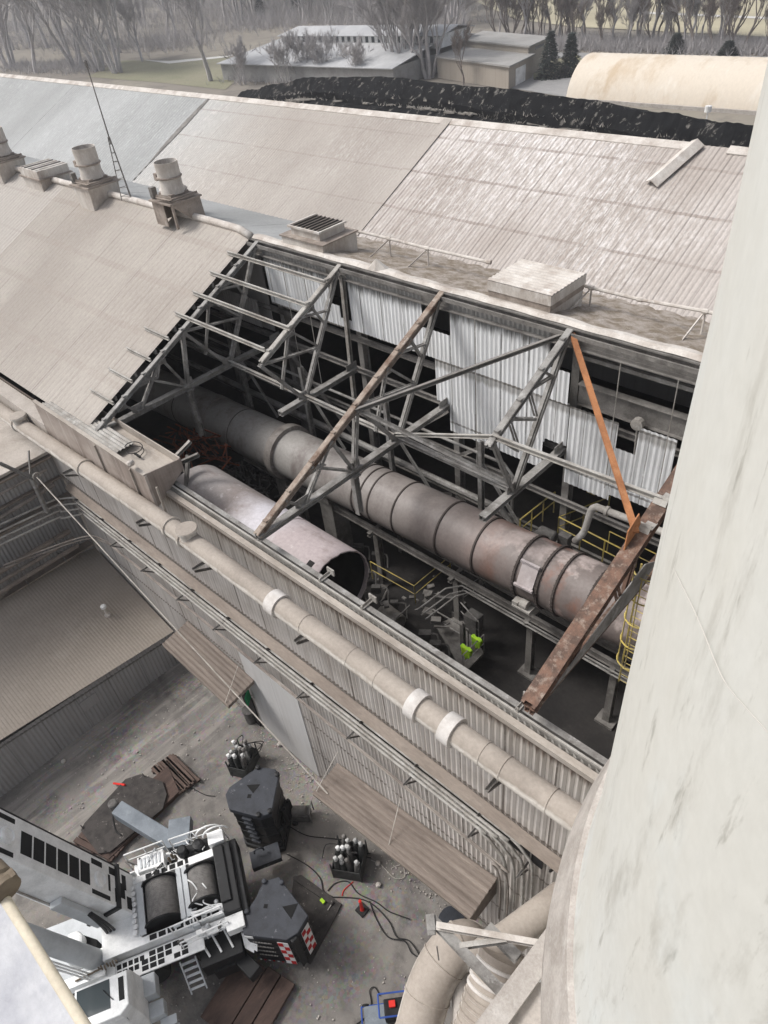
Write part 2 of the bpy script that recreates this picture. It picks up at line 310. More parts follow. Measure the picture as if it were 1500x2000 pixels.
# ------------------------------------------------------------------ mesh builder
class MB:
    def __init__(s): s.v = []; s.f = []; s.mi = []; s.cur = 0
    def add(s, vs, fs):
        o = len(s.v); s.v.extend([tuple(x) for x in vs]); s.f.extend([tuple(i + o for i in f) for f in fs]); s.mi.extend([s.cur] * len(fs)); return s
    def box(s, c, d, ax=None):
        """c centre, d full sizes, ax three axis vectors"""
        c = V(c); X, Y, Z = ax if ax else (V((1, 0, 0)), V((0, 1, 0)), V((0, 0, 1)))
        a, b, e = X * d[0] / 2, Y * d[1] / 2, Z * d[2] / 2
        vs = [c + a * i + b * j + e * k for k in (-1, 1) for j in (-1, 1) for i in (-1, 1)]
        return s.add(vs, [(0, 2, 3, 1), (4, 5, 7, 6), (0, 1, 5, 4), (2, 6, 7, 3), (0, 4, 6, 2), (1, 3, 7, 5)])
    def bx(s, x0, x1, y0, y1, z0, z1): return s.box(((x0 + x1) / 2, (y0 + y1) / 2, (z0 + z1) / 2), (x1 - x0, y1 - y0, z1 - z0))
    def frame(s, p, q, up=(0, 0, 1)):
        d = (V(q) - V(p)).normalized(); u = V(up); r = d.cross(u)
        if r.length < 1e-4: r = d.cross(V((1, 0, 0)))
        r.normalize(); return d, r, r.cross(d)
    def prof(s, p, q, poly, up=(0, 0, 1)):
        d, r, u = s.frame(p, q, up); p, q = V(p), V(q); n = len(poly)
        vs = [p + r * a + u * b for a, b in poly] + [q + r * a + u * b for a, b in poly]
        return s.add(vs, [(i, (i + 1) % n, n + (i + 1) % n, n + i) for i in range(n)] + [tuple(range(n))[::-1], tuple(range(n, 2 * n))])
    def beam(s, p, q, w, h, up=(0, 0, 1)): return s.prof(p, q, [(-w / 2, -h / 2), (w / 2, -h / 2), (w / 2, h / 2), (-w / 2, h / 2)], up)
    def ibeam(s, p, q, w, h, t=.025, up=(0, 0, 1)):
        a, b = w / 2, h / 2
        return s.prof(p, q, [(-a, -b), (a, -b), (a, -b + t), (t / 2, -b + t), (t / 2, b - t), (a, b - t), (a, b), (-a, b), (-a, b - t), (-t / 2, b - t), (-t / 2, -b + t), (-a, -b + t)], up)
    def chan(s, p, q, w, h, t=.02, up=(0, 0, 1)):
        a, b = w / 2, h / 2
        return s.prof(p, q, [(-a, -b), (a, -b), (a, -b + t), (-a + t, -b + t), (-a + t, b - t), (a, b - t), (a, b), (-a, b)], up)
    def angle(s, p, q, w, t=.016, up=(0, 0, 1)):
        a = w / 2
        return s.prof(p, q, [(-a, -a), (a, -a), (a, -a + t), (-a + t, -a + t), (-a + t, a), (-a, a)], up)
    def tube(s, pts, r, n=8, caps=True, closed=False):
        pts = [V(p) for p in pts]; rs = r if isinstance(r, (list, tuple)) else [r] * len(pts)
        rings = []; u = None; N = len(pts)
        for i, p in enumerate(pts):
            a = pts[(i - 1) % N] if (closed or i > 0) else p; b = pts[(i + 1) % N] if (closed or i < N - 1) else p
            d = (b - a).normalized()
            if u is None:
                u = d.cross(V((0, 0, 1)))
                if u.length < 1e-3: u = d.cross(V((0, 1, 0)))
            u = (u - d * u.dot(d)).normalized(); w = d.cross(u)
            rings.append([p + (u * math.cos(2 * math.pi * k / n) + w * math.sin(2 * math.pi * k / n)) * rs[i] for k in range(n)])
        vs = [x for rg in rings for x in rg]; fs = []
        for i in range(N if closed else N - 1):
            j = (i + 1) % N
            fs += [(i * n + k, i * n + (k + 1) % n, j * n + (k + 1) % n, j * n + k) for k in range(n)]
        if caps and not closed: fs += [tuple(range(n))[::-1], tuple(range((N - 1) * n, N * n))]
        return s.add(vs, fs)
    def lathe(s, c, prof, n=24, axis=(0, 0, 1), caps=True):
        c = V(c); d = V(axis).normalized(); u = d.orthogonal().normalized(); w = d.cross(u)
        vs = [c + d * h + (u * math.cos(2 * math.pi * k / n) + w * math.sin(2 * math.pi * k / n)) * r for r, h in prof for k in range(n)]
        fs = [(i * n + k, i * n + (k + 1) % n, (i + 1) * n + (k + 1) % n, (i + 1) * n + k) for i in range(len(prof) - 1) for k in range(n)]
        if caps: fs += [tuple(range(n))[::-1], tuple(range((len(prof) - 1) * n, len(prof) * n))]
        return s.add(vs, fs)
    def prism(s, poly, z0, z1):
        n = len(poly)
        vs = [(p[0], p[1], z0) for p in poly] + [(p[0], p[1], z1) for p in poly]
        return s.add(vs, [(i, (i + 1) % n, n + (i + 1) % n, n + i) for i in range(n)] + [tuple(range(n))[::-1], tuple(range(n, 2 * n))])
    def slab(s, pts, t):
        """thin solid from a planar polygon, thickened along its normal"""
        pts = [V(p) for p in pts]; nn = (pts[1] - pts[0]).cross(pts[-1] - pts[0]).normalized() * t; n = len(pts)
        return s.add(pts + [p - nn for p in pts], [(i, n + i, n + (i + 1) % n, (i + 1) % n) for i in range(n)] + [tuple(range(n)), tuple(range(n, 2 * n))[::-1]])
    def corr(s, p, u, v, pitch=.2, amp=.03, per=4, jag=0., under=0., v2=None):
        """corrugated sheet from corner p along u (waves) and v; v2 = v at the far end of u"""
        p, u, v = V(p), V(u), V(v); v2 = V(v2) if v2 is not None else v
        n = max(2, int(u.length / pitch * per)); nn = u.cross(v).normalized()
        vs = []
        for i in range(n + 1):
            t = i / n; ph = t * u.length / pitch * 2 * math.pi
            o = nn * amp * math.sin(ph); b = p + u * t + o; vv = v * (1 - t) + v2 * t
            j = jag * (.5 - random.random()) if jag else 0
            vs += [b, b + vv * (1 + j)]
        return s.add(vs, [(2 * i, 2 * i + 2, 2 * i + 3, 2 * i + 1) for i in range(n)])
    def build(s, name, mat, parent=None, smooth=False, bev=0.):
        me = bpy.data.meshes.new(name)
        off = V(parent_loc(parent)) if parent else V((0, 0, 0))
        me.from_pydata([(x[0] - off.x, x[1] - off.y, x[2] - off.z) for x in s.v], [], s.f)
        for mm in (mat if isinstance(mat, list) else [mat]): me.materials.append(mm)
        if any(s.mi): me.polygons.foreach_set('material_index', s.mi)
        if smooth: me.polygons.foreach_set('use_smooth', [True] * len(s.f))
        me.update()
        o = bpy.data.objects.new(name, me); COL.objects.link(o)
        if parent: o.parent = parent
        if smooth is not False and smooth != True: pass
        if smooth == 'auto':
            try: me.set_sharp_from_angle(angle=math.radians(38))
            except Exception: pass
        if bev:
            b = o.modifiers.new('bevel', 'BEVEL'); b.width = bev; b.segments = 2; b.limit_method = 'ANGLE'
        return o
def parent_loc(o):
    p = V((0, 0, 0))
    while o: p = p + o.location; o = o.parent
    return p
def tag(o, label, cat, group=None, kind=None):
    o['label'] = label; o['category'] = cat
    if group: o['group'] = group
    if kind: o['kind'] = kind
    return o
def thing(name, label, cat, loc=(0, 0, 0), group=None):
    o = bpy.data.objects.new(name, None); COL.objects.link(o); o.location = loc; o.empty_display_size = .3
    return tag(o, label, cat, group)
def struct(name, mb, mat, smooth=False):
    o = mb.build(name, mat, None, smooth); o['kind'] = 'structure'; return o
def copy_tree(o, parent=None):
    c = o.copy(); COL.objects.link(c); c.parent = parent
    for ch in list(o.children): copy_tree(ch, c)
    return c
def arc(c, r, a0, a1, n, e1, e2):
    c, e1, e2 = V(c), V(e1), V(e2)
    return [c + e1 * r * math.cos(a0 + (a1 - a0) * i / n) + e2 * r * math.sin(a0 + (a1 - a0) * i / n) for i in range(n + 1)]
def smooth_path(pts, k=6):
    pts = [V(p) for p in pts]; out = []
    P = [pts[0]] + pts + [pts[-1]]
    for i in range(1, len(P) - 2):
        a, b, c, d = P[i - 1], P[i], P[i + 1], P[i + 2]
        for j in range(k):
            t = j / k
            out.append(.5 * (2 * b + (c - a) * t + (2 * a - 5 * b + 4 * c - d) * t * t + (3 * b - a - 3 * c + d) * t ** 3))
    return out + [pts[-1]]
def grid_sheet(x0, x1, y0, y1, nx, ny, zf):
    mb = MB()
    vs = [(x0 + (x1 - x0) * i / nx, y0 + (y1 - y0) * j / ny, zf(x0 + (x1 - x0) * i / nx, y0 + (y1 - y0) * j / ny)) for j in range(ny + 1) for i in range(nx + 1)]
    mb.add(vs, [(j * (nx + 1) + i, j * (nx + 1) + i + 1, (j + 1) * (nx + 1) + i + 1, (j + 1) * (nx + 1) + i) for j in range(ny) for i in range(nx)])
    return mb
# ------------------------------------------------------------------ ground
struct('land', grid_sheet(-900, 300, 8, 900, 60, 45, lambda x, y: -.05 + max(0, y - 330) * .03), M['land'])
def yard_z(x, y): return .06 * math.sin(x * .9 + y * .4) * math.sin(y * .7) * .6
struct('yard', grid_sheet(-40, 8, -14, 8.6, 96, 46, yard_z), M['yard'])
mb = MB(); mb.bx(-3000, 3000, -3000, 3000, -3, -2); struct('earth', mb, M['land'])

# ------------------------------------------------------------------ kiln hall
YW, ZE, YR, ZR = 8.65, 14.35, 18.3, 19.8
XE, XL = -3.05, -85.
TX = [-25.6, -20.52, -15.44, -10.35, -5.27]
hall = thing('kiln_hall', 'long steel kiln hall with half its sloping roof stripped to bare trusses', 'building', (-15, 13, 0))
# front wall: corrugated cladding, upper and lower courses
mb = MB(); mb.corr((-40, YW, 9.3), (36.95, 0, 0), (0, 0, ZE - 9.3), .2, .022); mb.corr((XL, YW, 9.3), (45, 0, 0), (0, 0, 5.4), .6, .022, 2)
mb.bx(XL, XE, YW + .05, YW + .12, 9.0, ZE - .05)
w = mb.build('wall', M['front_wall'], hall)
mb = MB(); mb.corr((-33, YW, 0), (13.2, 0, 0), (0, 0, 9.3), .2, .022); mb.corr((-15.9, YW, 0), (12.85, 0, 0), (0, 0, 9.3), .2, .022); mb.bx(XL, XE, YW + .05, YW + .12, 0, 9.0)
mb.build('lower_wall', M['front_wall'], hall)
mb = MB(); mb.bx(-19.8, -15.9, YW - .04, YW + .02, 0, 6.1); mb.build('wall_panel', M['front_wall_low'], hall)
mb = MB(); mb.corr((-19.8, YW, 6.1), (3.9, 0, 0), (0, 0, 3.2), .2, .022); mb.build('wall_panel', M['front_wall'], hall)
# top of the stripped wall: coping strip, sheet edge, gutter channel, eave beam
x0 = -22.4
mb = MB(); mb.bx(x0, XE, YW - .12, YW + .07, ZE, ZE + .05); mb.bx(x0, XE, YW - .12, YW - .09, ZE - .14, ZE); mb.build('coping', M['coping'], hall)
mb = MB(); mb.corr((x0, YW + .13, ZE - .5), (XE - x0, 0, 0), (0, 0, .58), .2, .02, 4); mb.build('inner_sheet', M['steel_pale'], hall)
mb = MB(); mb.bx(x0, XE, YW + .18, YW + .2, ZE - .3, ZE + .14); mb.bx(x0, XE, YW + .2, YW + .24, ZE + .1, ZE + .14)
mb.build('gutter_lip', M['steel_pale'], hall)
mb = MB(); mb.bx(x0, XE, YW + .33, YW + .5, ZE + .08, ZE + .11); mb.bx(x0, XE, YW + .4, YW + .43, ZE - .38, ZE + .08); mb.bx(x0, XE, YW + .33, YW + .5, ZE - .41, ZE - .38)
for i in range(30):
    x = x0 + .4 + i * .64; mb.bx(x, x + .05, YW + .43, YW + .49, ZE - .38, ZE + .07)
mb.build('eave_beam', M['steel_grey'], hall)
for px, py in ((640, 1135), (722, 1190), (1022, 1398)):     # purlin cleats left standing on the beam
    c = on_y(px, py, YW + .5); mb = MB()
    mb.angle((c.x - .02, YW + .2, ZE + .2), (c.x - .02, YW + .75, ZE + .2), .09); mb.bx(c.x - .15, c.x + .15, YW + .66, YW + .71, ZE + .12, ZE + .36); mb.bx(c.x - .02, c.x + .02, YW + .2, YW + .24, ZE, ZE + .3)
    mb.build('cleat', M['steel_pale'], hall)
# sloping roof that is still on
n_roof = V((0, -.42, .907))
def slope(y): return ZE + .9 + (y - 8.5) * .4643
mb = MB(); mb.corr((-43, 8.45, slope(8.45)), (16.8, 0, 0), (0, 9.9, 9.9 * .4643), .17, .018, 3)
mb.build('roof', M['front_roof'], hall)
mb = MB(); mb.corr((XL, 8.6, slope(8.6) - .03), (XL * -1 - 42.9, 0, 0), (0, 9.75, 9.75 * .4643), .34, .018, 2); mb.build('roof', M['front_roof_old'], hall)
mb = MB(); mb.add([(XL, 8.5, slope(8.5) - .12), (-26.35, 8.5, slope(8.5) - .12), (-26.35, 18.3, slope(18.3) - .12), (XL, 18.3, slope(18.3) - .12)], [(0, 1, 2, 3)])
for i in range(9):
    y = 8.9 + i * 1.15; mb.bx(-60, -26.2, y - .05, y + .05, slope(y) - .26, slope(y) - .06)
mb.build('purlin', M['steel_grey'], hall)
# back slope down to the valley
mb = MB(); mb.corr((XL, 18.32, ZR + .05), (XL * -1 - 24, 0, 0), (0, 4.2, -1.1), .34, .018, 2); mb.build('back_roof', M['far_roof_grey'], hall)
mb = MB(); mb.add([(-24.05 + i * .3, 18.42 + j * .41, ZR + .02 - j * .105 + .05 * math.sin(i * 2.1 + j * 1.7) * (j > 0)) for j in range(11) for i in range(71)],
    [(j * 71 + i, j * 71 + i + 1, (j + 1) * 71 + i + 1, (j + 1) * 71 + i) for j in range(10) for i in range(70)]); mb.build('back_gutter', M['moss'], hall, True)
# ridge: cap roll, torn flashing, ridge beam
mb = MB(); mb.tube([(XL, 18.33, ZR + .1)] + [(-60 + i * 3.4, 18.33 + .05 * math.sin(i), ZR + .1 + .03 * math.cos(i * 2)) for i in range(10)] + [(-27.2, 18.35, ZR + .1), (-26.1, 18.15, ZR + .02)], .17, 8)
mb.build('ridge_cap', M['vent'], hall, True)
mb = MB(); pts = []
for i in range(60):
    x = -26 + i * .385; k = .06 * math.sin(i * 1.3) + .05 * math.sin(i * .41); sp = .35 if i in (19,) else 0
    pts.append([(x, 18.1 + k * .3, ZR - .02), (x, 18.24 + k * .6, ZR + .08 + sp), (x, 18.46 + k * .8 + sp * .2, ZR + .05)])
mb.add([p for r in pts for p in r], [(i * 3 + j, i * 3 + j + 1, i * 3 + j + 4, i * 3 + j + 3) for i in range(59) for j in range(2)]); mb.build('flashing', M['vent'], hall)
mb = MB(); mb.bx(-26.2, XE, 18.05, 18.35, ZR - .1, ZR - .05); mb.bx(-26.2, XE, 18.2, 18.24, ZR - .62, ZR - .1); mb.bx(-26.2, XE, 17.95, 18.35, ZR - .66, ZR - .62); mb.bx(-26.2, XE, 17.9, 17.96, ZR - .3, ZR - .16)
mb.build('ridge_beam', M['steel_dim'], hall)
# steel lintel girder + rail in the open bay by the silo
mb = MB(); mb.ibeam((-10.1, 18.5, 17.35), (XE, 18.5, 17.35), .3, .75); mb.build('girder', M['steel_dim'], hall)
mb = MB(); mb.beam((-10.1, 18.35, 18.75), (XE, 18.35, 18.75), .12, .14); mb.build('girt', M['steel_grey'], hall)
# columns of the back line, girts and braces below the white cladding
for i, x in enumerate([-30.7] + TX):
    mb = MB(); mb.ibeam((x + .02, 18.75, 0), (x + .02, 18.75, 19.0), .28, .36, .03, (0, 1, 0)); mb.build('column', M['steel_dim'], hall)
for z in (2.9, 5.6, 8.2, 10.6, 12.6, 14.9, 16.4):
    mb = MB(); mb.chan((-60, 18.5, z), (XE, 18.5, z), .12, .24); mb.build('girt', M['steel_dim'], hall)
for i, (x, z0, x2, z2) in enumerate([(-30.5, 10.7, -25.8, 14.7), (-25.4, 14.7, -20.7, 10.7), (-20.3, 10.7, -15.6, 14.7), (-15.2, 12.7, -10.5, 16.3), (-15.3, 10.6, -10.6, 8.3), (-20.4, 8.3, -15.6, 10.5)]):
    mb = MB(); mb.angle((x, 18.3, z0), (x2, 18.3, z2), .13); mb.build('brace', M['steel_dim'], hall)
# white cladding sheets under the ridge, each bay its own
def clad(a, b, zt, zb0, zb1=None, y=18.12):
    zb1 = zb0 if zb1 is None else zb1
    mb = MB(); mb.corr((a, y, zb0), (b - a, 0, 0), (0, 0, zt - zb0), .19, .015, 4, 0.0)
    return mb.build('cladding_sheet', M['white_wall'], hall)
clad(-25.5, -21.45, 19.35, 16.95); clad(-21.45, -20.95, 17.9, 16.95); clad(-20.3, -16.45, 19.35, 17.0); clad(-20.95, -20.3, 17.4, 17.0)
clad(-16.45, -15.15, 18.15, 17.02); clad(-15.15, -11.05, 19.4, 15.2); clad(-15.95, -15.15, 17.15, 15.22); clad(-15.3, -11.1, 15.25, 14.05, None, 18.1)
clad(-11.1, -10.2, 17.05, 15.35, None, 18.14); clad(-11.05, -10.25, 18.2, 17.0, None, 18.1)
clad(-10.15, -8.4, 17.0, 13.85); clad(-8.4, -7.72, 16.05, 14.1); clad(-7.72, -6.5, 17.1, 14.2)
mb = MB(); mb.corr((-29.4, 18.05, 15.5), (2.9, 0, 0), (0, 0, 1.35), .19, .02); mb.build('cladding_sheet', M['grey_wall'], hall)
mb = MB(); mb.bx(-36, -26.3, 18.5, 18.56, 15.2, 19.4); mb.build('inner_wall', M['grey_wall'], hall)
# trusses
def tz(y): return 15.25 + (y - 8.65) * .4656
BN = [10.55, 12.97, 15.22, 17.95]; TN = [9.9, 11.15, 12.15, 13.45, 15.05, 16.25]
ZB = 15.12
def truss(x, full, mat, bot=(8.6, 18.2), top=(8.6, 18.1), webs=None, wmat=None, cw=.16, tw=.2, drop=0.):
    tz = lambda y: 15.25 + (y - 8.65) * (.4656 - drop / 5.8)
    mb = MB()
    for dx in (-tw * .35, tw * .35): mb.chan((x + dx, top[0], tz(top[0])), (x + dx, top[1], tz(top[1])), .09, cw)
    mb.beam((x, top[0], tz(top[0]) + cw / 2 + .012), (x, top[1], tz(top[1]) + cw / 2 + .012), tw, .02)
    for y in np.arange(top[0] + .5, top[1] - .3, 1.1): mb.bx(x - .08, x + .08, y - .12, y + .12, tz(y) + .08, tz(y) + .13)
    o = mb.build('roof_truss', mat, hall)
    bm_ = MB()
    for dx in (-.07, .07): bm_.chan((x + dx, bot[0], ZB), (x + dx, bot[1], ZB), .1, .2)
    bm_.bx(x - .14, x + .14, bot[0], bot[1], ZB + .1, ZB + .115); bm_.build('bottom_chord', wmat or mat, o)
    for (a, b, wd) in webs:
        if a[1] == 'b' and not (bot[0] - .2 < a[0] < bot[1] + .2): continue
        p = (x, a[0], ZB if a[1] == 'b' else (tz(a[0]) if a[1] == 't' else a[1])); q_ = (x, b[0], tz(b[0]) if b[1] == 't' else (ZB if b[1] == 'b' else b[1]))
        wbm = MB(); wbm.angle((x - .02, p[1], p[2]), (x - .02, q_[1], q_[2]), wd, .02, (1, 0, 0)); wbm.angle((x + .05, p[1], p[2]), (x + .05, q_[1], q_[2]), wd, .02, (-1, 0, 0))
        wbm.build('web_member', wmat or mat, o)
    for y in BN:
        if bot[0] < y < bot[1]: g = MB(); g.bx(x - .012, x + .012, y - .3, y + .3, ZB - .05, ZB + .38); g.build('gusset', wmat or mat, o)
    for y in TN:
        if top[0] < y < top[1]: g = MB(); g.bx(x - .012, x + .012, y - .22, y + .22, tz(y) - .3, tz(y) - .02); g.build('gusset', wmat or mat, o)
    return o
long_d = ((15.22, 'b'), (17.85, 't'), .13)
W_full = [((10.55, 'b'), (9.9, 't'), .08), ((10.55, 'b'), (12.15, 't'), .1), ((12.97, 'b'), (12.15, 't'), .09), ((12.97, 'b'), (13.45, 't'), .13), ((15.22, 'b'), (13.45, 't'), .12),
          long_d, ((14.2, 16.1), (15.05, 't'), .07), ((16.4, 16.95), (15.05, 't'), .08), ((16.9, 17.65), (16.25, 't'), .07), ((16.4, 16.95), (13.45, 't'), .08), ((12.97, 'b'), (11.15, 't'), .08), ((17.2, 18.2), (15.6, 't'), .06)]
truss(TX[0], 1, M['steel_grey'], webs=W_full + [((11.75, 16.15), (11.15, 't'), .06), ((11.75, 16.15), (12.15, 't'), .06)])
truss(TX[1], 0, M['steel_pale'], bot=(13.9, 18.2), top=(13.55, 18.1), webs=W_full, wmat=M['steel_grey'])
truss(TX[2], 1, M['steel_rust_pale'], webs=W_full + [((11.75, 16.15), (11.15, 't'), .05)], wmat=M['steel_grey'], cw=.2)
truss(TX[3], 0, M['steel_grey'], bot=(13.6, 18.2), top=(13.9, 18.1), webs=[long_d, ((15.22, 'b'), (14.1, 't'), .1), ((15.4, 16.7), (14.25, 't'), .07), ((15.45, 16.8), (14.9, 't'), .07), ((16.3, 17.4), (14.9, 't'), .09), ((16.35, 17.5), (15.9, 't'), .07), ((17.3, 18.5), (15.9, 't'), .06), ((17.3, 18.4), (16.6, 't'), .07), ((12.97, 'b'), (14.1, 't'), .08)])
truss(TX[4], 1, M['steel_rust'], top=(8.7, 15.6), bot=(8.7, 15.6), webs=[((10.55, 'b'), (11.15, 't'), .1), ((12.97, 'b'), (13.45, 't'), .1), ((10.55, 'b'), (9.9, 't'), .08), ((12.97, 'b'), (12.3, 't'), .1)], cw=.34, tw=.42, drop=.38)
mb = MB(); mb.slab([(TX[4] + .16, 9.4, ZB + .08), (TX[4] + .16, 13.9, ZB + .08), (TX[4] + .16, 14.6, ZB + .5), (TX[4] + .16, 13.8, ZB + 1.0), (TX[4] + .16, 11.6, ZB + .6)], .03); mb.build('splice_plate', M['steel_grey'], hall)
for y in (13.6, 14.4):
    mb = MB(); mb.box((TX[4], y, tz(y) - .08), (.36, .26, .03), (V((1, 0, 0)), V((0, .6, .8)), V((0, -.8, .6)))); mb.box((TX[4] + .1, y + .16, tz(y) - .04), (.25, .3, .03)); mb.build('torn_cleat', M['steel_pale'], hall)
# purlins left between the first two trusses, roof edge stubs
for y in (17.1, 16.03, 14.97, 13.9):
    mb = MB(); mb.chan((-26.6, y, tz(y) + .19), (-20.4 if y > 15.5 else -20.3 - .35 * (y < 14.5), y, tz(y) + .19), .08, .16); mb.build('purlin', M['steel_pale'], hall)
for y in (12.85, 11.8, 10.75, 9.7):
    mb = MB(); mb.chan((-27.6, y, tz(y) + .17), (-25.75, y, tz(y) + .17), .08, .14); mb.build('purlin', M['steel_pale'], hall)
# bottom chord ties along the hall, and loose struts
mb = MB(); mb.chan((-36, 15.3, 15.28), (TX[2], 15.22, 15.28), .12, .16); mb.build('tie', M['steel_pale'], hall)
mb = MB(); mb.chan((TX[2], 15.22, 15.28), (TX[3], 15.22, 15.2), .12, .16); mb.build('tie', M['steel_grey'], hall)
P3 = (TX[2], 15.15, 15.45); P4 = V((TX[3], 14.15, tz(14.15) + .12))
mb = MB(); mb.chan(P3, P4, .1, .12); mb.build('strut', M['steel_pale'], hall)
mb = MB(); mb.chan(P4, (TX[4], 14.45, tz(14.45) - .1), .1, .16); mb.build('strut', M['steel_pale'], hall)
mb = MB(); mb.chan((TX[2] + .1, 13.35, tz(13.35)), (TX[3] - .1, 18.05, tz(18.05) - .1), .12, .14); mb.build('strut', M['steel_dim'], hall)
mb = MB(); mb.angle(P3, on_z(1005, 960, 15.2), .12); mb.angle((TX[2] + .1, 13.4, 17.5), on_z(1015, 955, 15.2), .12); mb.build('strut', M['steel_grey'], hall)
mb = MB(); mb.chan((TX[3] + .08, 18.05, tz(18.05) - .05), (TX[4] - .05, 13.3, tz(13.3) + .1), .16, .09); mb.slab([(TX[4] - .1, 12.9, tz(12.9) - .2), (TX[4] - .1, 13.7, tz(13.7) - .2), (TX[4] - .12, 13.5, tz(13.5) + .45), (TX[4] - .12, 13.0, tz(13.2) + .35)], .03)
mb.build('orange_strut', M['orange_paint'], hall)
t2 = on_y(685, 782, 18.0)
mb = MB(); mb.chan((-20.42, 18.0, 19.3), (t2.x + .25, 18., t2.z), .16, .16, .02, (0, 1, 0)); mb.build('post', M['steel_pale'], hall)
for x, zb in ((TX[0], 12.6), (TX[2], 13.2)):
    mb = MB(); mb.ibeam((x, 12.95, zb), (x, 12.95, ZB - .1), .2, .24, .02, (0, 1, 0)); mb.bx(x - .22, x + .22, 12.8, 13.1, ZB - .16, ZB - .1); mb.build('hanging_post', M['steel_grey'], hall)
# thin hanging rods and broken conduit in the open bay
for px, py, z in ((1215, 690, 14.5), (1330, 720, 14.8), (570, 620, 13.4), (610, 640, 13.5), (930, 860, 13)):
    c = on_y(px, py, 17.9); mb = MB(); mb.tube([(c.x, 17.9, 19.2), (c.x + .03, 17.88, z)], .018, 5); mb.build('hanger_rod', M['steel_pale'], hall)
# chain hoist hung on the girder
c = on_y(1248, 830, 18.3); mb = MB(); mb.lathe((c.x, 18.2, c.z + .1), [(.09, -.12), (.2, -.1), (.2, .1), (.09, .12)], 12, (0, 1, 0)); mb.tube([(c.x, 18.2, c.z), (c.x + .05, 18.2, c.z - 1.1)], .03, 6); mb.build('hoist', M['steel_pale'], hall)
# floor and dark enclosure of the hall
mb = MB(); mb.bx(XL, XE + 1, 8.8, 37, 6.2, 6.5); mb.build('floor_slab', M['floor_dark'], hall)
mb = MB(); mb.bx(XE, XE + .2, YW + .3, 36.5, 0, 13.9); mb.bx(XL - .2, XL, YW, 36.5, 0, 18.0); mb.build('end_wall', M['grey_wall'], hall)

# ------------------------------------------------------------------ storage hall behind (far roof)
sh = thing('storage_hall', 'wide storage hall behind with long dusty roof, patchy white and brown', 'building', (-15, 29, 0))
def fz(y): return 19 + (y - 23.03) * .4655
def far(x0, x1, mat, pitch, per=3):
    mb = MB(); mb.corr((x0, 22.35, fz(22.35)), (x1 - x0, 0, 0), (0, 7.2, 7.2 * .4655), pitch, .011, per); mb.build('roof', mat, sh)
far(-24.35, -2.2, M['far_roof_new'], .2); far(-43.6, -24.35, M['far_roof_mid'], .2); far(-110, -43.6, M['far_roof_grey'], .3, 2)
zr = fz(29.55)
mb = MB(); mb.slab([(-24.6, 22.5, fz(22.5) + .05), (-24.1, 22.5, fz(22.5) + .05), (-24.1, 29.5, zr + .05), (-24.6, 29.5, zr + .05)], .03); mb.build('seam_strip', M['far_roof_mid'], sh)
mb = MB(); L_, R_ = [], []
for i in range(40):
    t = i / 39; y = 22.6 + t * 6.9; w_ = .05 + .34 * max(0, math.sin((t - .18) * 3.6)) * (t > .18) + .04 * math.sin(i * 2.3)
    L_.append((-43.5 - w_ * .7, y, fz(y) + .04)); R_.append((-43.5 + w_ * .5, y, fz(y) + .04))
mb.add(L_ + R_, [(i, 40 + i, 41 + i, i + 1) for i in range(39)]); mb.build('dark_seam', M['steel_dim'], sh)
mb = MB(); mb.prof((-110, 29.55, zr), (-12.2, 29.55, zr), [(-.32, -.14), (0, .03), (.32, -.14), (.32, -.11), (0, .07), (-.32, -.11)]); mb.build('ridge_cap', M['vent'], sh)
for a, b, z, dy in ((-10.9, -8.6, .02, 0), (-8, -2.2, .0, .05)):
    mb = MB(); mb.prof((a, 29.55 + dy, zr + z), (b, 29.55 + dy, zr), [(-.32, -.14), (0, .03), (.32, -.14), (.32, -.11), (0, .07), (-.32, -.11)]); mb.build('ridge_cap', M['vent'], sh)
a = V((-12.1, 29.4, zr + .16)); b = V((-12.75, 27.3, fz(27.3) + .2))
mb = MB(); mb.prof(a, b, [(-.3, -.1), (0, .08), (.3, -.1), (.3, -.07), (0, .12), (-.3, -.07)], (0, -.42, .9)); mb.build('loose_flashing', M['vent'], sh)
mb = MB(); mb.add([(-110, 29.55, zr - .03), (-2.2, 29.55, zr - .03), (-2.2, 36.6, fz(22.4)), (-110, 36.6, fz(22.4))], [(0, 1, 2, 3)]); mb.build('roof', M['far_roof_mid'], sh)
mb = MB(); mb.bx(-110, -2.2, 36.4, 36.5, 0, fz(22.4)); mb.build('wall', M['grey_wall'], sh)
# ------------------------------------------------------------------ silo at the right
SCx, SCy, SR, ZC = 5.54, 8.59, 8.22, 17.0
t = thing('silo', 'huge pale weathered concrete silo rising at the right', 'silo', (SCx, SCy, 0))
mb = MB(); prof_ = [(SR, 0.0), (SR, 15.0), (SR + .02, 16.95), (SR - .06, 17.8), (SR - .09, 20.0), (SR - .1, 21.8), (SR - .12, 23.3), (SR - .135, 24.5), (SR - .145, 25.7), (SR - .17, 27.2), (SR - .175, 30), (SR - .175, 36)]
mb.lathe((SCx, SCy, 0), prof_, 128, (0, 0, 1), True); mb.build('wall', M['silo'], t, 'auto')
mb = MB(); mb.lathe((SCx, SCy, 0), [(SR - .1, 17.02), (SR + .12, 16.9), (SR + .42, 15.6), (SR + .44, 15.1), (SR + .3, 14.2), (SR - .1, 13.6)], 128, (0, 0, 1), False); mb.build('base_collar', M['concrete'], t, 'auto')
a = on_z(1360, 1120, 22.0)
d = V((SCx, SCy, 0))
def on_silo(px, py):
    r = ray(px, py); A = r.x ** 2 + r.y ** 2; B = -2 * (r.x * SCx + r.y * SCy); C_ = SCx ** 2 + SCy ** 2 - (SR - .12) ** 2
    k = (-B - math.sqrt(max(0, B * B - 4 * A * C_))) / (2 * A); return V((r.x * k, r.y * k, H + r.z * k))
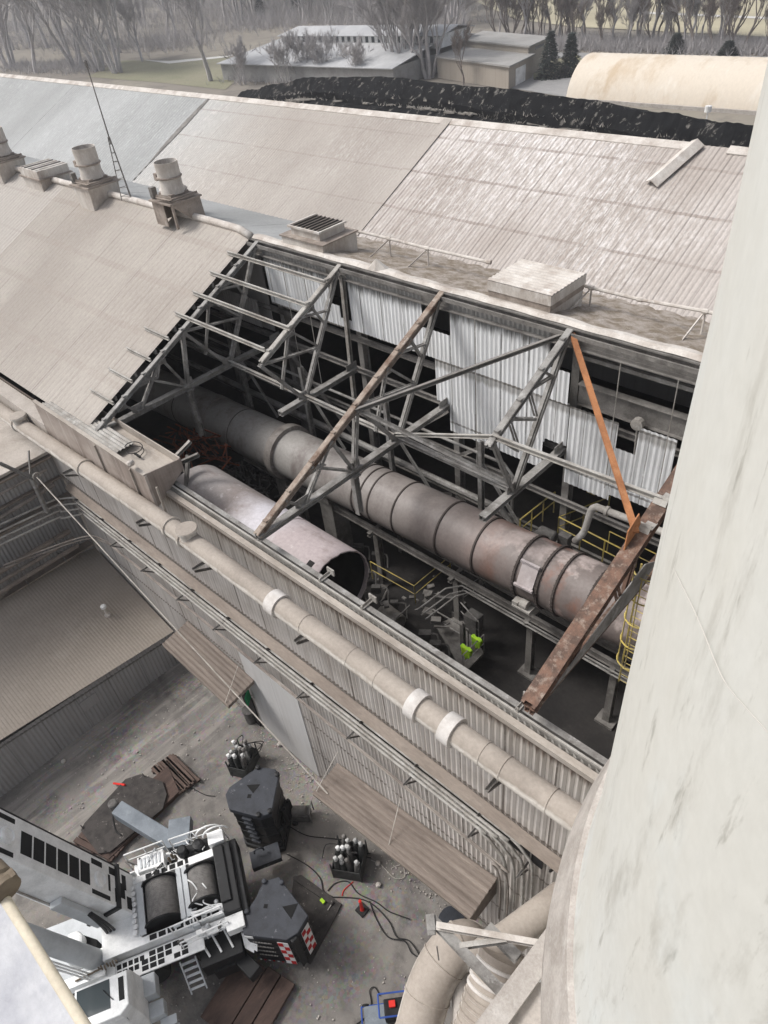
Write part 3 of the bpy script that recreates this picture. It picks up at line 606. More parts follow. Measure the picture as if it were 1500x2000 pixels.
P = [on_silo(*p) for p in ((1315, 1110), (1345, 1170), (1372, 1230), (1400, 1300), (1425, 1345), (1500, 1430))]
mb = MB(); mb.tube(smooth_path(P, 4), .0018, 5); o = mb.build('thin_cable', M['vent']); tag(o, 'hair thin white cable running down across the silo wall', 'cable')
# lower roof below the silo collar with its edge upstand
zr_ = 11.6
lr = thing('lower_annex', 'dusty flat roofed annex below the silo base', 'building', (1, 3, 0))
p0, p1, p2 = on_z(1062, 1832, zr_), on_z(930, 2010, zr_), on_z(1140, 2030, zr_)
e = (p1 - p0)
p1b = p0 + e * 2.2; inn = V((e.y, -e.x, 0)).normalized()
if inn.dot(p2 - p0) < 0: inn = -inn
mb = MB(); mb.prism([p0 - e * .15, p1b, p1b + inn * 6, p0 - e * .15 + inn * 6] if True else [], 3, zr_); mb.build('block', M['concrete'], lr)
mb = MB(); mb.slab([p0 - e * .15 + V((0, 0, .06)), p1b + V((0, 0, .06)), p1b + inn * 6 + V((0, 0, .06)), p0 - e * .15 + inn * 6 + V((0, 0, .06))], .05); mb.build('roof', M['pebble_roof'], lr)
mb = MB(); a, b = p0 - e * .12, p1b; mb.beam(a + inn * .22 + V((0, 0, .16)), b + inn * .22 + V((0, 0, .16)), .5, .26); mb.build('upstand', M['concrete'], lr)
c = on_z(1050, 1912, zr_ + .15); t = thing('roof_lamp', 'small white bulkhead fitting on the lower annex roof', 'lamp', c)
mb = MB(); mb.lathe(c, [(.05, 0), (.07, .06), (.03, .1)], 10, (.5, .2, .8)); mb.build('body', M['white'], t)
# curved ducts
zk = 8.2
t = thing('elbow_duct', 'large beige elbow duct curving through the lower right yard edge', 'duct', (-4, 4, zk - 1))
P = [on_z(px, py, z) for px, py, z in ((805, 2060, 6.6), (822, 1990, 7.2), (845, 1915, 7.8), (880, 1860, 8.2), (905, 1845, 8.2), (915, 1850, 7.6), (918, 1868, 6.6), (915, 1885, 5.4))]
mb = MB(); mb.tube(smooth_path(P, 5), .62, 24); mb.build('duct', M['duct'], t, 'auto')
sp = smooth_path(P, 5)
for i in range(3, len(sp) - 3, 5):
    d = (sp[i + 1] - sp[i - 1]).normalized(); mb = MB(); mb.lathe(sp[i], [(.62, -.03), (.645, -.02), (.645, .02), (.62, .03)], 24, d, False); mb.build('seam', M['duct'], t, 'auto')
mb = MB(); c = on_z(857, 1875, 9.1); mb.tube([c, on_z(853, 1848, 9.6)], .02, 5); mb.build('hanger', M['steel_dim'], t)
P = [on_z(1100, 1752, 9.5), on_z(1000, 1828, 9.5), on_z(925, 1882, 9.3)]
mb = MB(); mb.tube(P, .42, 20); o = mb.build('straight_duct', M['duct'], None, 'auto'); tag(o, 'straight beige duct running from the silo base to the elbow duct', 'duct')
t = thing('ribbed_stack', 'fat ribbed cylinder with pale worn side, between the elbow duct and annex roof', 'stack', on_z(960, 1930, 8))
ca, cb = on_z(985, 1862, 9.6), on_z(935, 2030, 8.4)
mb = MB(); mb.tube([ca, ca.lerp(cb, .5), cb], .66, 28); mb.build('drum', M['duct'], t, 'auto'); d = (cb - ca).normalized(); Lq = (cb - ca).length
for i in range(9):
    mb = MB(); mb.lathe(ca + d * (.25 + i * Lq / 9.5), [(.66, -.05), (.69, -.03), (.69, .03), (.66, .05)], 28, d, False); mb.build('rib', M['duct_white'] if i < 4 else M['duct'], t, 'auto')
pa, pb = on_z(905, 1895, 8.8), on_z(905, 2030, 7.6)
mb = MB(); mb.tube([on_z(898, 1880, 7.9), on_z(905, 2040, 7.2)], .26, 16); o = mb.build('down_duct', M['concrete'], None, 'auto'); tag(o, 'narrow grey duct between the elbow duct and the ribbed cylinder', 'duct')
# corrugated slope beneath
mb = MB(); mb.corr(on_z(850, 2060, 5.2), on_z(940, 1880, 5.2) - on_z(850, 2060, 5.2), (1.6, 1.0, -.8), .22, .03); o = mb.build('sheet_slope', M['coping']); tag(o, 'dusty corrugated sheet sloping under the elbow duct', 'metal sheet')
# bracket frame
zf_ = 11.3
t = thing('bracket_frame', 'pale steel bracket frame of crossed channels projecting over the ducts', 'bracket', on_z(900, 1850, zf_))
def bm(a, b, wd, h, za=0, zb=0, mat='steel_pale'):
    mb = MB(); mb.chan(on_z(a[0], a[1], zf_ + za), on_z(b[0], b[1], zf_ + zb), wd, h); mb.build('member', M[mat], t)
bm((843, 1795), (980, 1938), .22, .2, 0, 0, 'steel_grey'); bm((852, 1808), (1068, 1846), .14, .16, .22, .22, 'vent'); bm((888, 1850), (990, 1836), .12, .16, 0, .2)
bm((952, 1812), (1012, 1872), .26, .2, -.5, -.5, 'steel_grey'); bm((840, 1790), (843, 1822), .2, .3, 0, 0, 'steel_grey')
# near edge of the steel platform at the lower left
t = thing('near_girder', 'sunlit white steel slope with a rounded cream edge at the lower left', 'girder', on_z(40, 1960, 22))
zp0 = 23.0
a, b = on_z(-80, 1612, zp0), on_z(182, 2030, zp0)
a2, b2 = on_z(-400, 1750, zp0 - 1.2), on_z(-260, 2260, zp0 - 1.2)
mb = MB(); mb.slab([a, b, b2, a2], .06); mb.build('plate', M['platform_white'], t)
mb = MB(); mb.tube([a + V((0, 0, .02)), b + V((0, 0, .02))], .05, 14); mb.build('edge', M['cream'], t, 'auto')
c = on_z(8, 1722, zp0 + .1); dd = (b - a).normalized(); nx = V((-dd.y, dd.x, 0))
t = thing('swivel_fitting', 'bronze coloured round fitting clamped to the near girder edge', 'fitting', c)
mb = MB(); ax = (on_z(35, 1745, zp0 + .1) - on_z(-20, 1690, zp0 + .1)).normalized(); mb.lathe(on_z(-20, 1702, zp0 + .1), [(.14, 0), (.14, .17), (.115, .2), (.115, .24), (.135, .26), (.135, .32), (.1, .34)], 20, ax); mb.build('body', M['bronze'], t, 'auto')
mb = MB(); mb.box(on_z(22, 1712, zp0 + .15), (.1, .09, .1)); mb.build('lug', M['bronze'], t)
# ------------------------------------------------------------------ kilns
KA = V((-15, 15.25, 12.0)); KD = V((1, 0, .045)).normalized()
def kpt(x): return KA + KD * ((x + 15) / KD.x)
def kx(px, py): return on_y(px, py, 14.75).x
k1 = thing('rotary_kiln', 'long complete rotary kiln with brown banded shell running the length of the open bay', 'kiln', (-15, 15.25, 9))
R1 = 1.1
def shell(mb, a, b, r, n=48, seg=1):
    A, B = kpt(a), kpt(b)
    mb.lathe(A, [(r, 0), (r, (B - A).length)], n, KD)
mb = MB(); shell(mb, -40, -2.5, R1, 56); mb.build('shell', M['kiln'], k1, 'auto')
for px, py, wd, dr in ((357, 800, .06, .012), (464, 850, .05, .012), (702, 940, .06, .03), (716, 945, .06, .03), (733, 950, .06, .03), (782, 985, .06, .035), (868, 1035, .07, .045), (940, 1062, .07, .045), (1022, 1110, .08, .07), (1068, 1125, .08, .07), (1100, 1132, .07, .06), (1163, 1150, .06, .05)):
    x = kx(px, py); mb = MB(); mb.lathe(kpt(x), [(R1, -wd / 2), (R1 + dr, -wd / 2), (R1 + dr, wd / 2), (R1, wd / 2)], 48, KD, False)
    if px > 1000:
        for i in range(40):
            a = 2 * math.pi * i / 40; u = KD.orthogonal().normalized(); w_ = KD.cross(u); c = kpt(x) + (u * math.cos(a) + w_ * math.sin(a)) * (R1 + dr - .01); mb.box(c, (wd + .03, .035, .035), (KD, u, w_))
    mb.build('ring', M['ring'], k1)
x = kx(412, 835); mb = MB(); mb.lathe(kpt(x), [(R1, -.3), (R1 + .03, -.3), (R1 + .03, .3), (R1, .3)], 48, KD, False); mb.build('band', M['kiln'], k1, 'auto')
x = kx(545, 880); mb = MB(); mb.lathe(kpt(x), [(R1, -.24), (R1 + .17, -.22), (R1 + .19, 0), (R1 + .17, .22), (R1, .24)], 56, KD, False); mb.build('riding_ring', M['tyre'], k1, 'auto')
x = kx(1045, 1130); c = kpt(x)
u = V((0, -.86, .5)); w_ = KD.cross(u)
mb = MB(); mb.box(c + u * (R1 + .03), (.62, .95, .06), (KD, w_, u)); mb.beam(c + u * (R1 + .1) + w_ * .4 - KD * .36, c + u * (R1 + .1) + w_ * .4 + KD * .36, .09, .09); mb.beam(c + u * (R1 + .1) - w_ * .45 - KD * .36, c + u * (R1 + .1) - w_ * .45 + KD * .36, .09, .09)
mb.build('hatch', M['kiln_pink'], k1)
mb = MB(); s_ = c + V((0, -1.15, -.75)); mb.box(s_, (.7, .35, .08)); mb.lathe(s_ + V((.05, 0, .16)), [(.1, -.16), (.16, -.14), (.16, .14), (.1, .16)], 12, KD); mb.box(s_ + V((-.25, 0, .1)), (.22, .3, .18)); mb.build('drive_bearing', M['steel_pale'], k1)
# kiln two, cut open
k2 = thing('cut_kiln', 'second kiln with a pinkish shell, cut through and open at its near end', 'kiln', (-17, 10.8, 9))
XA, XB, R2 = -23.0, -14.45, 1.6
A2 = V((XA, 10.55, 11.68)); D2 = V((1, 0, 0))
def half(mb, r, a, b, n=64, flip=False):
    mb.lathe(V((a, A2.y, A2.z)), [(r, 0), (r, b - a)], n, D2, False)
prof_n = 64
mb = MB()
vs = []; 
for i, (r, x) in enumerate(((R2, XA), (R2, XB), (R2 - .05, XB), (R2 - .05, XA))):
    for k in range(prof_n):
        a = 2 * math.pi * k / prof_n; jag = (.02 * math.sin(k * 2.3) + .012 * math.sin(k * 5.1)) if x == XB else 0
        vs.append((x + jag, A2.y + r * math.cos(a), A2.z + r * math.sin(a)))
mb.add(vs, [(i * prof_n + k, i * prof_n + (k + 1) % prof_n, ((i + 1) % 4) * prof_n + (k + 1) % prof_n, ((i + 1) % 4) * prof_n + k) for i in range(4) for k in range(prof_n)]); mb.build('shell', M['kiln_two'], k2, 'auto')
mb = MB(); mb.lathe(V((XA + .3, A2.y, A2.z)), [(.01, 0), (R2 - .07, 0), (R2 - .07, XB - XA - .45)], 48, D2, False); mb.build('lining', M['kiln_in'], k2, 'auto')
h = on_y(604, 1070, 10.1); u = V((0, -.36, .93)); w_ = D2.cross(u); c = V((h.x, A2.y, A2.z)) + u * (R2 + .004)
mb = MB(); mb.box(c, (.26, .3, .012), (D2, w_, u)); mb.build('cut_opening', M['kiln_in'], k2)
for x in (-17.3,):
    mb = MB(); mb.lathe(V((x, A2.y, A2.z)), [(R2, -.03), (R2 + .02, -.03), (R2 + .02, .03), (R2, .03)], 48, D2, False); mb.build('ring', M['kiln_two'], k2)
# leaning offcuts where the roof stopped
c = on_z(365, 880, 14.6)
mb = MB(); mb.chan(on_z(330, 905, 14.3), on_z(372, 862, 14.9), .16, .12); mb.build('roof_offcut', M['steel_pale']); tag(COL.objects[-1], 'short pale channel stub sticking up by the end of the fascia', 'steel offcut')
mb = MB(); mb.chan(on_z(342, 908, 14.2), on_z(388, 888, 14.5), .14, .16); mb.build('roof_offcut', M['steel_dim']); tag(COL.objects[-1], 'short dark channel lying across the start of the cut kiln', 'steel offcut')
mb = MB(); mb.box(on_z(365, 925, 13.5), (.12, 1.5, .2), (V((.8, .6, 0)), V((-.45, .6, .66)), V((.4, -.53, .75)))); mb.build('steel_strap', M['steel_dim']); tag(COL.objects[-1], 'dark flat strap lying over the cut kiln beside the fascia end', 'steel offcut')

# ------------------------------------------------------------------ kiln supports and gantries
def gantry(name, label, cat): return thing(name, label, cat, (-12, 14, 0))
g = gantry('kiln_walkway', 'dark steel walkway with pipes running under the brown kiln', 'walkway')
for y, z in ((14.95, 10.05), (15.55, 10.05)):
    mb = MB(); mb.ibeam((-26, y, z), (-2.8, y, z), .14, .3); mb.build('stringer', M['steel_dim'], g)
for i, (y, z) in enumerate(((14.75, 9.95), (14.72, 9.8), (14.85, 9.7))):
    mb = MB(); mb.tube([(-13.0 + .2 * i, 13.0, z - .4), (-12.6 + .2 * i, y - .5, z), (-12.2 + .15 * i, y, z), (-2.8, y, z)], .035, 6); mb.build('pipe', M['steel_grey'], g)
for x in (-22.5, -17.2, -12.8, -9.3, -5.9):
    mb = MB(); mb.ibeam((x, 15.2, 6.5), (x, 15.2, 9.9), .26, .28, .025, (0, 1, 0)); mb.bx(x - .35, x + .35, 14.9, 15.5, 6.5, 6.62); mb.build('column', M['steel_dim'], g)
    mb = MB(); mb.ibeam((x, 14.7, 9.85), (x, 15.8, 9.85), .18, .2); mb.build('crossbeam', M['steel_dim'], g)
for x in (-23, -19.9):
    mb = MB(); mb.bx(x - .4, x + .4, 14.8, 15.7, 6.5, 10.5); mb.bx(x - .5, x + .5, 14.6, 15.9, 10.5, 10.85); mb.build('pier', M['steel_dim'], g)
def handrail(mb, pts, h=1.05, step=1.1, r=.022, mid=True):
    pts = [V(p) for p in pts]
    up = V((0, 0, 1))
    mb.tube([p + up * h for p in pts], r, 5)
    if mid: mb.tube([p + up * h * .52 for p in pts], r * .9, 5)
    for a, b in zip(pts[:-1], pts[1:]):
        n = max(1, int((b - a).length / step))
        for i in range(n + 1): p = a.lerp(b, i / n); mb.tube([p, p + up * h], r, 5)
# yellow railed platform behind the kiln near the silo
zp = 10.9
p = gantry('service_platform', 'dark grated platform with yellow railings behind the kiln near the silo', 'platform')
A = on_z(1010, 1025, zp); B = on_z(1080, 1000, zp); Cc = on_z(1140, 1090, zp)
c0 = on_z(1088, 1045, zp); c1 = on_z(1180, 1000, zp); 
mb = MB(); mb.bx(-12.2, -9.9, 16.55, 18.0, zp - .08, zp); mb.bx(-9.9, -3.4, 17.1, 18.0, zp - .08, zp); mb.build('deck', M['steel_dim'], p)
r1, r2 = on_z(1016, 1015, zp + 1.05), on_z(1084, 961, zp + 1.05); dn = V((0, 0, -1.05))
mb = MB(); handrail(mb, [r1 + dn, r2 + dn], 1.05, .6, .03); mb.build('railing', M['yellow'], p)
r3, r4, r5 = on_z(1191, 970, zp + 1.05), on_z(1092, 1010, zp + 1.05), on_z(1230, 1080, zp + 1.05)
mb = MB(); handrail(mb, [r3 + dn, r4 + dn, r5 + dn], 1.05, .8, .032); mb.build('railing', M['yellow'], p)
mb = MB(); handrail(mb, [(-8.3, 18.4, zp + .3), (-3.6, 18.2, zp + .3)]); mb.build('railing', M['yellow'], p)
mb = MB(); b = on_y(1155, 985, 16.9); b2 = on_y(1225, 1010, 16.9); mb.tube(smooth_path([(b.x - .35, 16.7, b.z - 1.7), (b.x - .1, 16.8, b.z - 1.2), (b.x, 16.9, b.z - .35), (b.x + .15, 16.9, b.z - .05), (b.x + .5, 16.9, b.z), (b2.x + 1.4, 16.9, b2.z + .02)], 5), .12, 10); mb.lathe((b2.x - .7, 16.9, b.z), [(.17, -.05), (.17, .05)], 12, (1, 0, 0)); mb.build('pipe', M['steel_pale'], p, 'auto')
mb = MB(); mb.bx(-10.9, -10.2, 17.1, 17.7, zp, zp + .55); mb.lathe((-10.3, 17.5, zp + .75), [(.2, -.35), (.25, -.3), (.25, .3), (.2, .35)], 12, (1, 0, 0)); mb.bx(-9.9, -9.5, 17.6, 17.9, zp, zp + .9); mb.build('motor', M['machine'], p)
mb = MB(); c = on_z(1155, 955, 12.3); mb.box(c, (.35, .05, .45)); mb.build('hanging_cloth', M['yellow'], p)
# caged ladder by the silo
c = on_y(1250, 1100, 14.0); lx = c.x + .3; lz = c.z
t = thing('caged_ladder', 'pale yellow caged ladder standing against the silo inside the bay', 'ladder', (lx, 14, 0))
for sx in (-.25, .25):
    mb = MB(); mb.tube([(lx + sx, 14.0, lz - 5.2), (lx + sx, 14.0, lz)], .03, 5); mb.build('rail', M['yellow'], t)
mb = MB()
for i in range(17): mb.tube([(lx - .25, 14, lz - 5.1 + i * .3), (lx + .25, 14, lz - 5.1 + i * .3)], .018, 4)
mb.build('rungs', M['yellow'], t)
mb = MB()
for i in range(5):
    z = lz - 3.9 + i * .95; mb.tube(arc((lx, 14, z), .42, math.pi, 2 * math.pi, 10, (1, 0, 0), (0, 1, 0)), .025, 5)
for k in range(5):
    a = math.pi + math.pi * k / 4; mb.tube([(lx + .42 * math.cos(a), 14 + .42 * math.sin(a), lz - 3.9), (lx + .42 * math.cos(a), 14 + .42 * math.sin(a), lz - .1)], .018, 4)
mb.build('cage', M['yellow'], t)
# lower platforms between kiln two and the floor
zq = 7.6
p = gantry('lower_platform', 'dusty lower platform with dim handrails below the cut kiln end', 'platform')
def L(px, py, z): return on_z(px, py, z)
a, b, c = L(728, 1130, zq), L(812, 1178, zq), L(880, 1120, zq)
mb = MB(); mb.slab([V((-13.2, 9.4, zq - .02)), V((-10.2, 9.4, zq - .02)), V((-10.2, 12.6, zq - .02)), V((-13.2, 12.6, zq - .02))], .1); mb.build('deck', M['steel_dim'], p)
mb = MB(); handrail(mb, [a, b, c], 1.05, 1.4, .024); mb.build('railing', M['yellow'], p)
mb = MB(); d0, d1 = L(905, 1185, zq), L(970, 1140, zq); handrail(mb, [d0, d1], 1.05, 1.2, .022); mb.build('railing', M['steel_grey'], p)
mb = MB(); c = L(868, 1180, zq); mb.box(c + V((0, 0, -.4)), (.75, .12, 1.7), (V((.85, .5, 0)), V((-.5, .85, 0)), V((0, 0, 1)))); mb.box(c + V((0, .5, -1.)), (.9, .8, 1.3)); mb.build('cabinet', M['machine'], p)
mb = MB(); zt = 7.0; c = L(765, 1205, zt); mb.lathe(c + V((-.5, 0, 0)), [(.42, 0), (.42, 1.0), (.36, 1.0), (.36, .4), (.01, .4)], 24, (1, -.1, 0), True); mb.build('pipe_stub', M['steel_pale'], p, 'auto')
for px, py, sx in ((745, 1235, .5), (790, 1255, .7), (830, 1240, .5), (712, 1120, .5), (735, 1150, .4), (800, 1285, .6), (700, 1070, .5), (735, 1085, .4), (850, 1260, .45), (770, 1180, .35)):
    mb = MB(); c = L(px, py, zt + .15); mb.box(c, (sx, sx * .6, .35), (V((.8, .6, 0)), V((-.6, .8, 0)), V((0, 0, 1)))); mb.tube(smooth_path([c, c + V((.5, .2, .2)), c + V((.9, -.2, -.1))], 3), .04, 5); mb.build('scrap', M['machine'], p)
# small landing with clothes
zv = 7.3
p = gantry('stair_landing', 'small grey stair landing with handrails over the dark floor', 'platform')
a, b, c, d = L(850, 1220, zv), L(905, 1315, zv), L(945, 1275, zv), L(900, 1200, zv)
mb = MB(); mb.slab([a, b, c, d], .1); mb.build('deck', M['steel_dim'], p)
mb = MB(); handrail(mb, [L(848, 1225, zv), L(915, 1265, zv)], 1.1, .9, .03); handrail(mb, [b, c], 1.1, .7, .022); handrail(mb, [L(893, 1203, zv), L(935, 1250, zv)], 1.1, .6, .03); mb.build('railing', M['steel_grey'], p)
mb = MB(); q0 = L(905, 1270, zv); mb.ibeam(q0 - V((0, 0, .8)), q0 + V((0, 0, 1.6)), .16, .16, .02, (0, 1, 0)); mb.build('post', M['steel_dim'], p)
mb = MB(); q0 = L(925, 1215, zv + .6); mb.box(q0, (.6, .5, .9)); mb.build('box', M['machine'], p)
def vest(p, label, s=1., col='hivis'):
    mb = MB(); n = 7
    vs = []
    for j in range(9):
        for i in range(n):
            a = (i / (n - 1) - .5); hgt = -.62 * s * j / 8 * (1 - .25 * abs(a) * 2 * ((j > 5))); fold = .05 * math.sin(i * 2.4 + j * .5) * (j / 8)
            vs.append(V((a * .5 * s * (1 - .25 * j / 8), -.05 + fold - .03, hgt)) + p)
    for j in range(9):
        for i in range(n):
            a = (i / (n - 1) - .5); hgt = -.42 * s * j / 8; vs.append(V((a * .5 * s * (1 - .2 * j / 8), .04 + .03 * math.sin(i * 1.9 + j), hgt)) + p)
    fs = [(o + j * n + i, o + j * n + i + 1, o + (j + 1) * n + i + 1, o + (j + 1) * n + i) for o in (0, 63) for j in range(8) for i in range(n - 1)] + [(i, 63 + i, 63 + i + 1, i + 1) for i in range(n - 1)]
    mb.add(vs, fs); o = mb.build('work_vest', M[col], None, True); so_ = o.modifiers.new('thick', 'SOLIDIFY'); so_.thickness = .012
    tag(o, label, 'vest', 'lime vests on the landing rail'); o.rotation_euler = (0, 0, 0); return o
vest(L(912, 1265, zv + 1.1) + V((0, 0, .03)), 'lime yellow vest on the landing rail, the lower left of two')
vest(L(932, 1246, zv + 1.1) + V((0, 0, .03)), 'greener lime vest on the landing rail, the upper right of two', .95)
# rusty scrap between the kilns under the roof edge
mb = MB(); random.seed(5)
for i in range(60):
    c = on_z(random.uniform(330, 445), random.uniform(840, 905), random.uniform(10.2, 12)); d = V((random.gauss(0, 1), random.gauss(0, .6), random.gauss(0, .6))).normalized() * random.uniform(.2, .9); mb.beam(c - d, c + d, .06, .05)
o = mb.build('scrap_pile', M['rubble']); tag(o, 'rusty brown tangle of scrap steel between the two kilns', 'scrap pile')
mb = MB()
for i in range(90):
    c = on_z(random.uniform(430, 560), random.uniform(905, 965), random.uniform(8.5, 9.6)); d = V((random.gauss(0, 1), random.gauss(0, .6), random.gauss(0, .5))).normalized() * random.uniform(.15, .6); mb.beam(c - d, c + d, .07, .05)
o = mb.build('scrap_pile', M['machine']); tag(o, 'grey tangle of cut debris lying between the kilns further right', 'scrap pile')
mb = MB(); random.seed(17)
for i in range(34):
    c = on_z(random.uniform(700, 880), random.uniform(1120, 1290), 7.7 + random.random() * .4); d = V((random.gauss(0, 1), random.gauss(0, 1), random.gauss(0, .25))).normalized() * random.uniform(.08, .5); k = random.uniform(.04, .2)
    if random.random() < .5: mb.beam(c - d, c + d, k * .5, .05)
    else: mb.box(c, (k * 2.4, k * 1.6, k), (V((math.cos(i), math.sin(i), 0)), V((-math.sin(i), math.cos(i), 0)), V((0, 0, 1))))
o = mb.build('scrap_pile', M['steel_dim']); tag(o, 'grey heap of broken pieces scattered over the lower platform near the cut kiln mouth', 'scrap pile', None, 'stuff')
# pipes and beams dimly seen along the back of the bay
t = gantry('back_piping', 'dim pipes and beams running along the back of the bay behind the long kiln', 'pipework')
for i, (y, z, r) in enumerate(((17.6, 12.9, .09), (17.7, 11.6, .14), (17.5, 9.6, .1), (17.8, 13.8, .06), (17.2, 8.3, .16))):
    mb = MB(); mb.tube([(-34, y, z), (-12.5, y, z), (-12.1, y, z - .4), (-12.1, y, z - 2.4)] if i % 2 else [(-34, y, z), (-12.8 + i, y, z)], r, 8); mb.build('pipe', M['steel_grey'], t)
for x in (-28, -23.2, -18, -13.2):
    mb = MB(); mb.ibeam((x, 17.3, 6.5), (x, 17.3, 14.8), .18, .2, .02, (0, 1, 0)); mb.build('post', M['steel_grey'], t)
    mb = MB(); mb.angle((x, 17.3, 13.9), (x + 2.2, 17.3, 11.2), .1); mb.build('brace', M['steel_grey'], t)
# longitudinal beams under kiln two
g = gantry('kiln_cradle', 'dark steel beams and piers carrying the cut kiln', 'support frame')
for y in (9.9, 12.2):
    mb = MB(); mb.ibeam((-32, y, 9.6), (-15, y, 9.6), .25, .5); mb.build('beam', M['steel_dim'], g)
for x in (-30, -24, -18.5):
    mb = MB(); mb.bx(x - .3, x + .3, 9.6, 12.2, 0, 9.4); mb.build('pier', M['steel_dim'], g)
# ------------------------------------------------------------------ roof vents along the kiln hall ridge
def stack_vent(px, py, label, open_side=False, side_box=False, s=1.):
    c = on_y(px, py, 18.0)                                  # centre of the box on the ridge line
    t = thing('stack_vent', label, 'roof vent', (c.x, 18.2, ZR - .5), 'round stack vents on the kiln hall ridge')
    x, y, z = c.x, 18.1, ZR + .12
    w_ = 1.0 * s
    mb = MB()
    if open_side:
        for sx in (-1, 1):
            for sy in (-1, 1): mb.bx(x + sx * w_ - .05, x + sx * w_ + .05, y + sy * w_ * .9 - .05, y + sy * w_ * .9 + .05, z - (.3 if sy < 0 else .1), z + .75)
        mb.slab([(x + w_, y - w_, z + .75), (x + w_, y + w_, z + .75), (x + w_ + .1, y + w_, z - .3), (x + w_ + .1, y + .35, z - .3), (x + w_, y - .2, z + .2)], .03)
        mb.bx(x - w_, x + w_, y + w_ * .86, y + w_ * .92, z - .3, z + .75); mb.bx(x - w_, x - w_ * .94, y - w_ * .85, y + w_ * .85, z - .2, z + .75); mb.bx(x - w_, x + w_ * .1, y - w_ * .95, y - w_ * .9, z - .3, z + .75)
    else:
        mb.add([(x - w_, y - w_, z + .5), (x + w_, y - w_, z + .5), (x + w_, y + w_, z + .5), (x - w_, y + w_, z + .5), (x - w_ * .8, y - w_ * .95, z - .62), (x + w_ * .8, y - w_ * .95, z - .62), (x + w_ * .8, y + w_ * .9, z - .7), (x - w_ * .8, y + w_ * .9, z - .7)],
               [(3, 2, 1, 0), (0, 1, 5, 4), (1, 2, 6, 5), (2, 3, 7, 6), (3, 0, 4, 7)])
    mb.build('base_box', M['vent_dk'] if open_side else M['vent'], t)
    mb = MB(); zt = z + (.75 if open_side else .5)
    mb.bx(x - w_ * 1.12, x + w_ * 1.12, y - w_ * 1.1, y + w_ * 1.1, zt, zt + .07); mb.bx(x - w_ * .8, x + w_ * .8, y - w_ * .8, y + w_ * .8, zt + .07, zt + .22); mb.bx(x - w_ * .62, x + w_ * .62, y - w_ * .62, y + w_ * .62, zt + .22, zt + .34)
    mb.build('flange', M['vent_dk'], t)
    mb = MB(); mb.angle((x - w_ * .3, y - w_ * 1.02, zt + .3), (x + w_ * 1.1, y - w_ * .95, zt + .3), .12); mb.angle((x + w_ * .98, y - w_ * 1.0, zt + .2), (x + w_ * 1.0, y + w_ * .95, zt + .2), .1); mb.build('rail', M['vent_dk'], t)
    mb = MB(); r = .66 * s
    mb.lathe((x, y, zt + .3), [(r * 1.08, 0), (r * .96, .3), (r * .96, .62), (r * 1.0, .64), (r * 1.04, .66), (r, .68), (r, 1.62 * s), (r * 1.02, 1.64 * s), (r * .97, 1.64 * s), (r * .95, .9)], 28, caps=False); 
    st = mb.build('stack', M['vent'], t, 'auto')
    mb = MB(); mb.lathe((x, y, zt + .9), [(0.01, .3), (r * .96, .3), (r * .96, .34), (.01, .34)], 24, caps=False); mb.build('damper', M['vent_hole'], st)
    mb = MB(); mb.tube(arc((x, y, zt + .98), r * 1.03, 0, 2 * math.pi, 24, (1, 0, 0), (0, 1, 0))[:-1], .045, 6, closed=True)
    mb.box((x - r * .8, y - r * .75, zt + 1.0), (.22, .18, .3)); mb.build('band', M['vent_dk'], st)
    mb = MB(); mb.box((x - w_ * .95, y - w_ * .75, zt + .35), (.24, .26, .45)); mb.tube([(x - w_ * .95, y - w_ * .9, zt + .1), (x - w_ * .95, y - w_ * .9, zt + .3)], .04, 6); mb.build('motor', M['steel_dim'], t)
    if side_box:
        mb = MB(); a, b = x - 1.25, y + .75
        mb.lathe((a, b, z - .3), [(.36, 0), (.36, 1.0), (.62, 1.02), (.7, 1.12), (.62, 1.22), (.05, 1.42)], 6, caps=True); mb.build('weather_cap', M['vent'], t)
    return t
stack_vent(180, 352, 'round stack vent on a closed box, beside the antenna mast', s=.88)
stack_vent(335, 375, 'round stack vent on an open sided base with a small capped vent beside it', True, True, .8)
stack_vent(2, 305, 'round stack vent cut off by the left photo edge', s=.88)
def louver_vent(px, py, label, L, Wd, hgt, slats, face=0):
    yy = 19.2 if slats == 6 else 18.45; c = on_y(px, py, yy); x, y, z = c.x, yy, ZR - .5 + (.08 if slats == 6 else 0)
    t = thing('louver_vent', label, 'roof vent', (x, y, z), 'boxy louvred vents on the kiln hall ridge')
    mb = MB(); mb.add([(x - L, y - Wd, z + hgt), (x + L, y - Wd, z + hgt), (x + L, y + Wd, z + hgt), (x - L, y + Wd, z + hgt), (x - L * .93, y - Wd * .96, z - .1), (x + L * .93, y - Wd * .96, z - .1), (x + L * .93, y + Wd, z - .4), (x - L * .93, y + Wd, z - .4)],
        [(3, 2, 1, 0), (0, 1, 5, 4), (1, 2, 6, 5), (2, 3, 7, 6), (3, 0, 4, 7)]); mb.build('box', M['vent'], t)
    return t, x, y, z
t, x, y, z = louver_vent(88, 335, 'flat topped louvred vent box left of the antenna stack', 1.15, .95, .7, 5)
mb = MB(); mb.bx(x - 1.3, x + 1.3, y - 1.05, y + 1.05, z + .72, z + .78); mb.build('lip', M['vent_dk'], t)
mb = MB(); mb.bx(x - 1.15, x + 1.15, y - .95, y + .95, z + .78, z + 1.2); mb.build('hood', M['vent'], t)
for i in range(5):
    mb = MB(); mb.bx(x - 1. + i * .46, x - 1. + i * .46 + .1, y - .9, y + .9, z + 1.2, z + 1.25); mb.build('slat', M['steel_dim'] if i % 2 else M['vent'], t)
t, x, y, z = louver_vent(622, 455, 'louvred vent box with slanted slat top at the edge of the open bay', 1.25, .95, .75, 6)
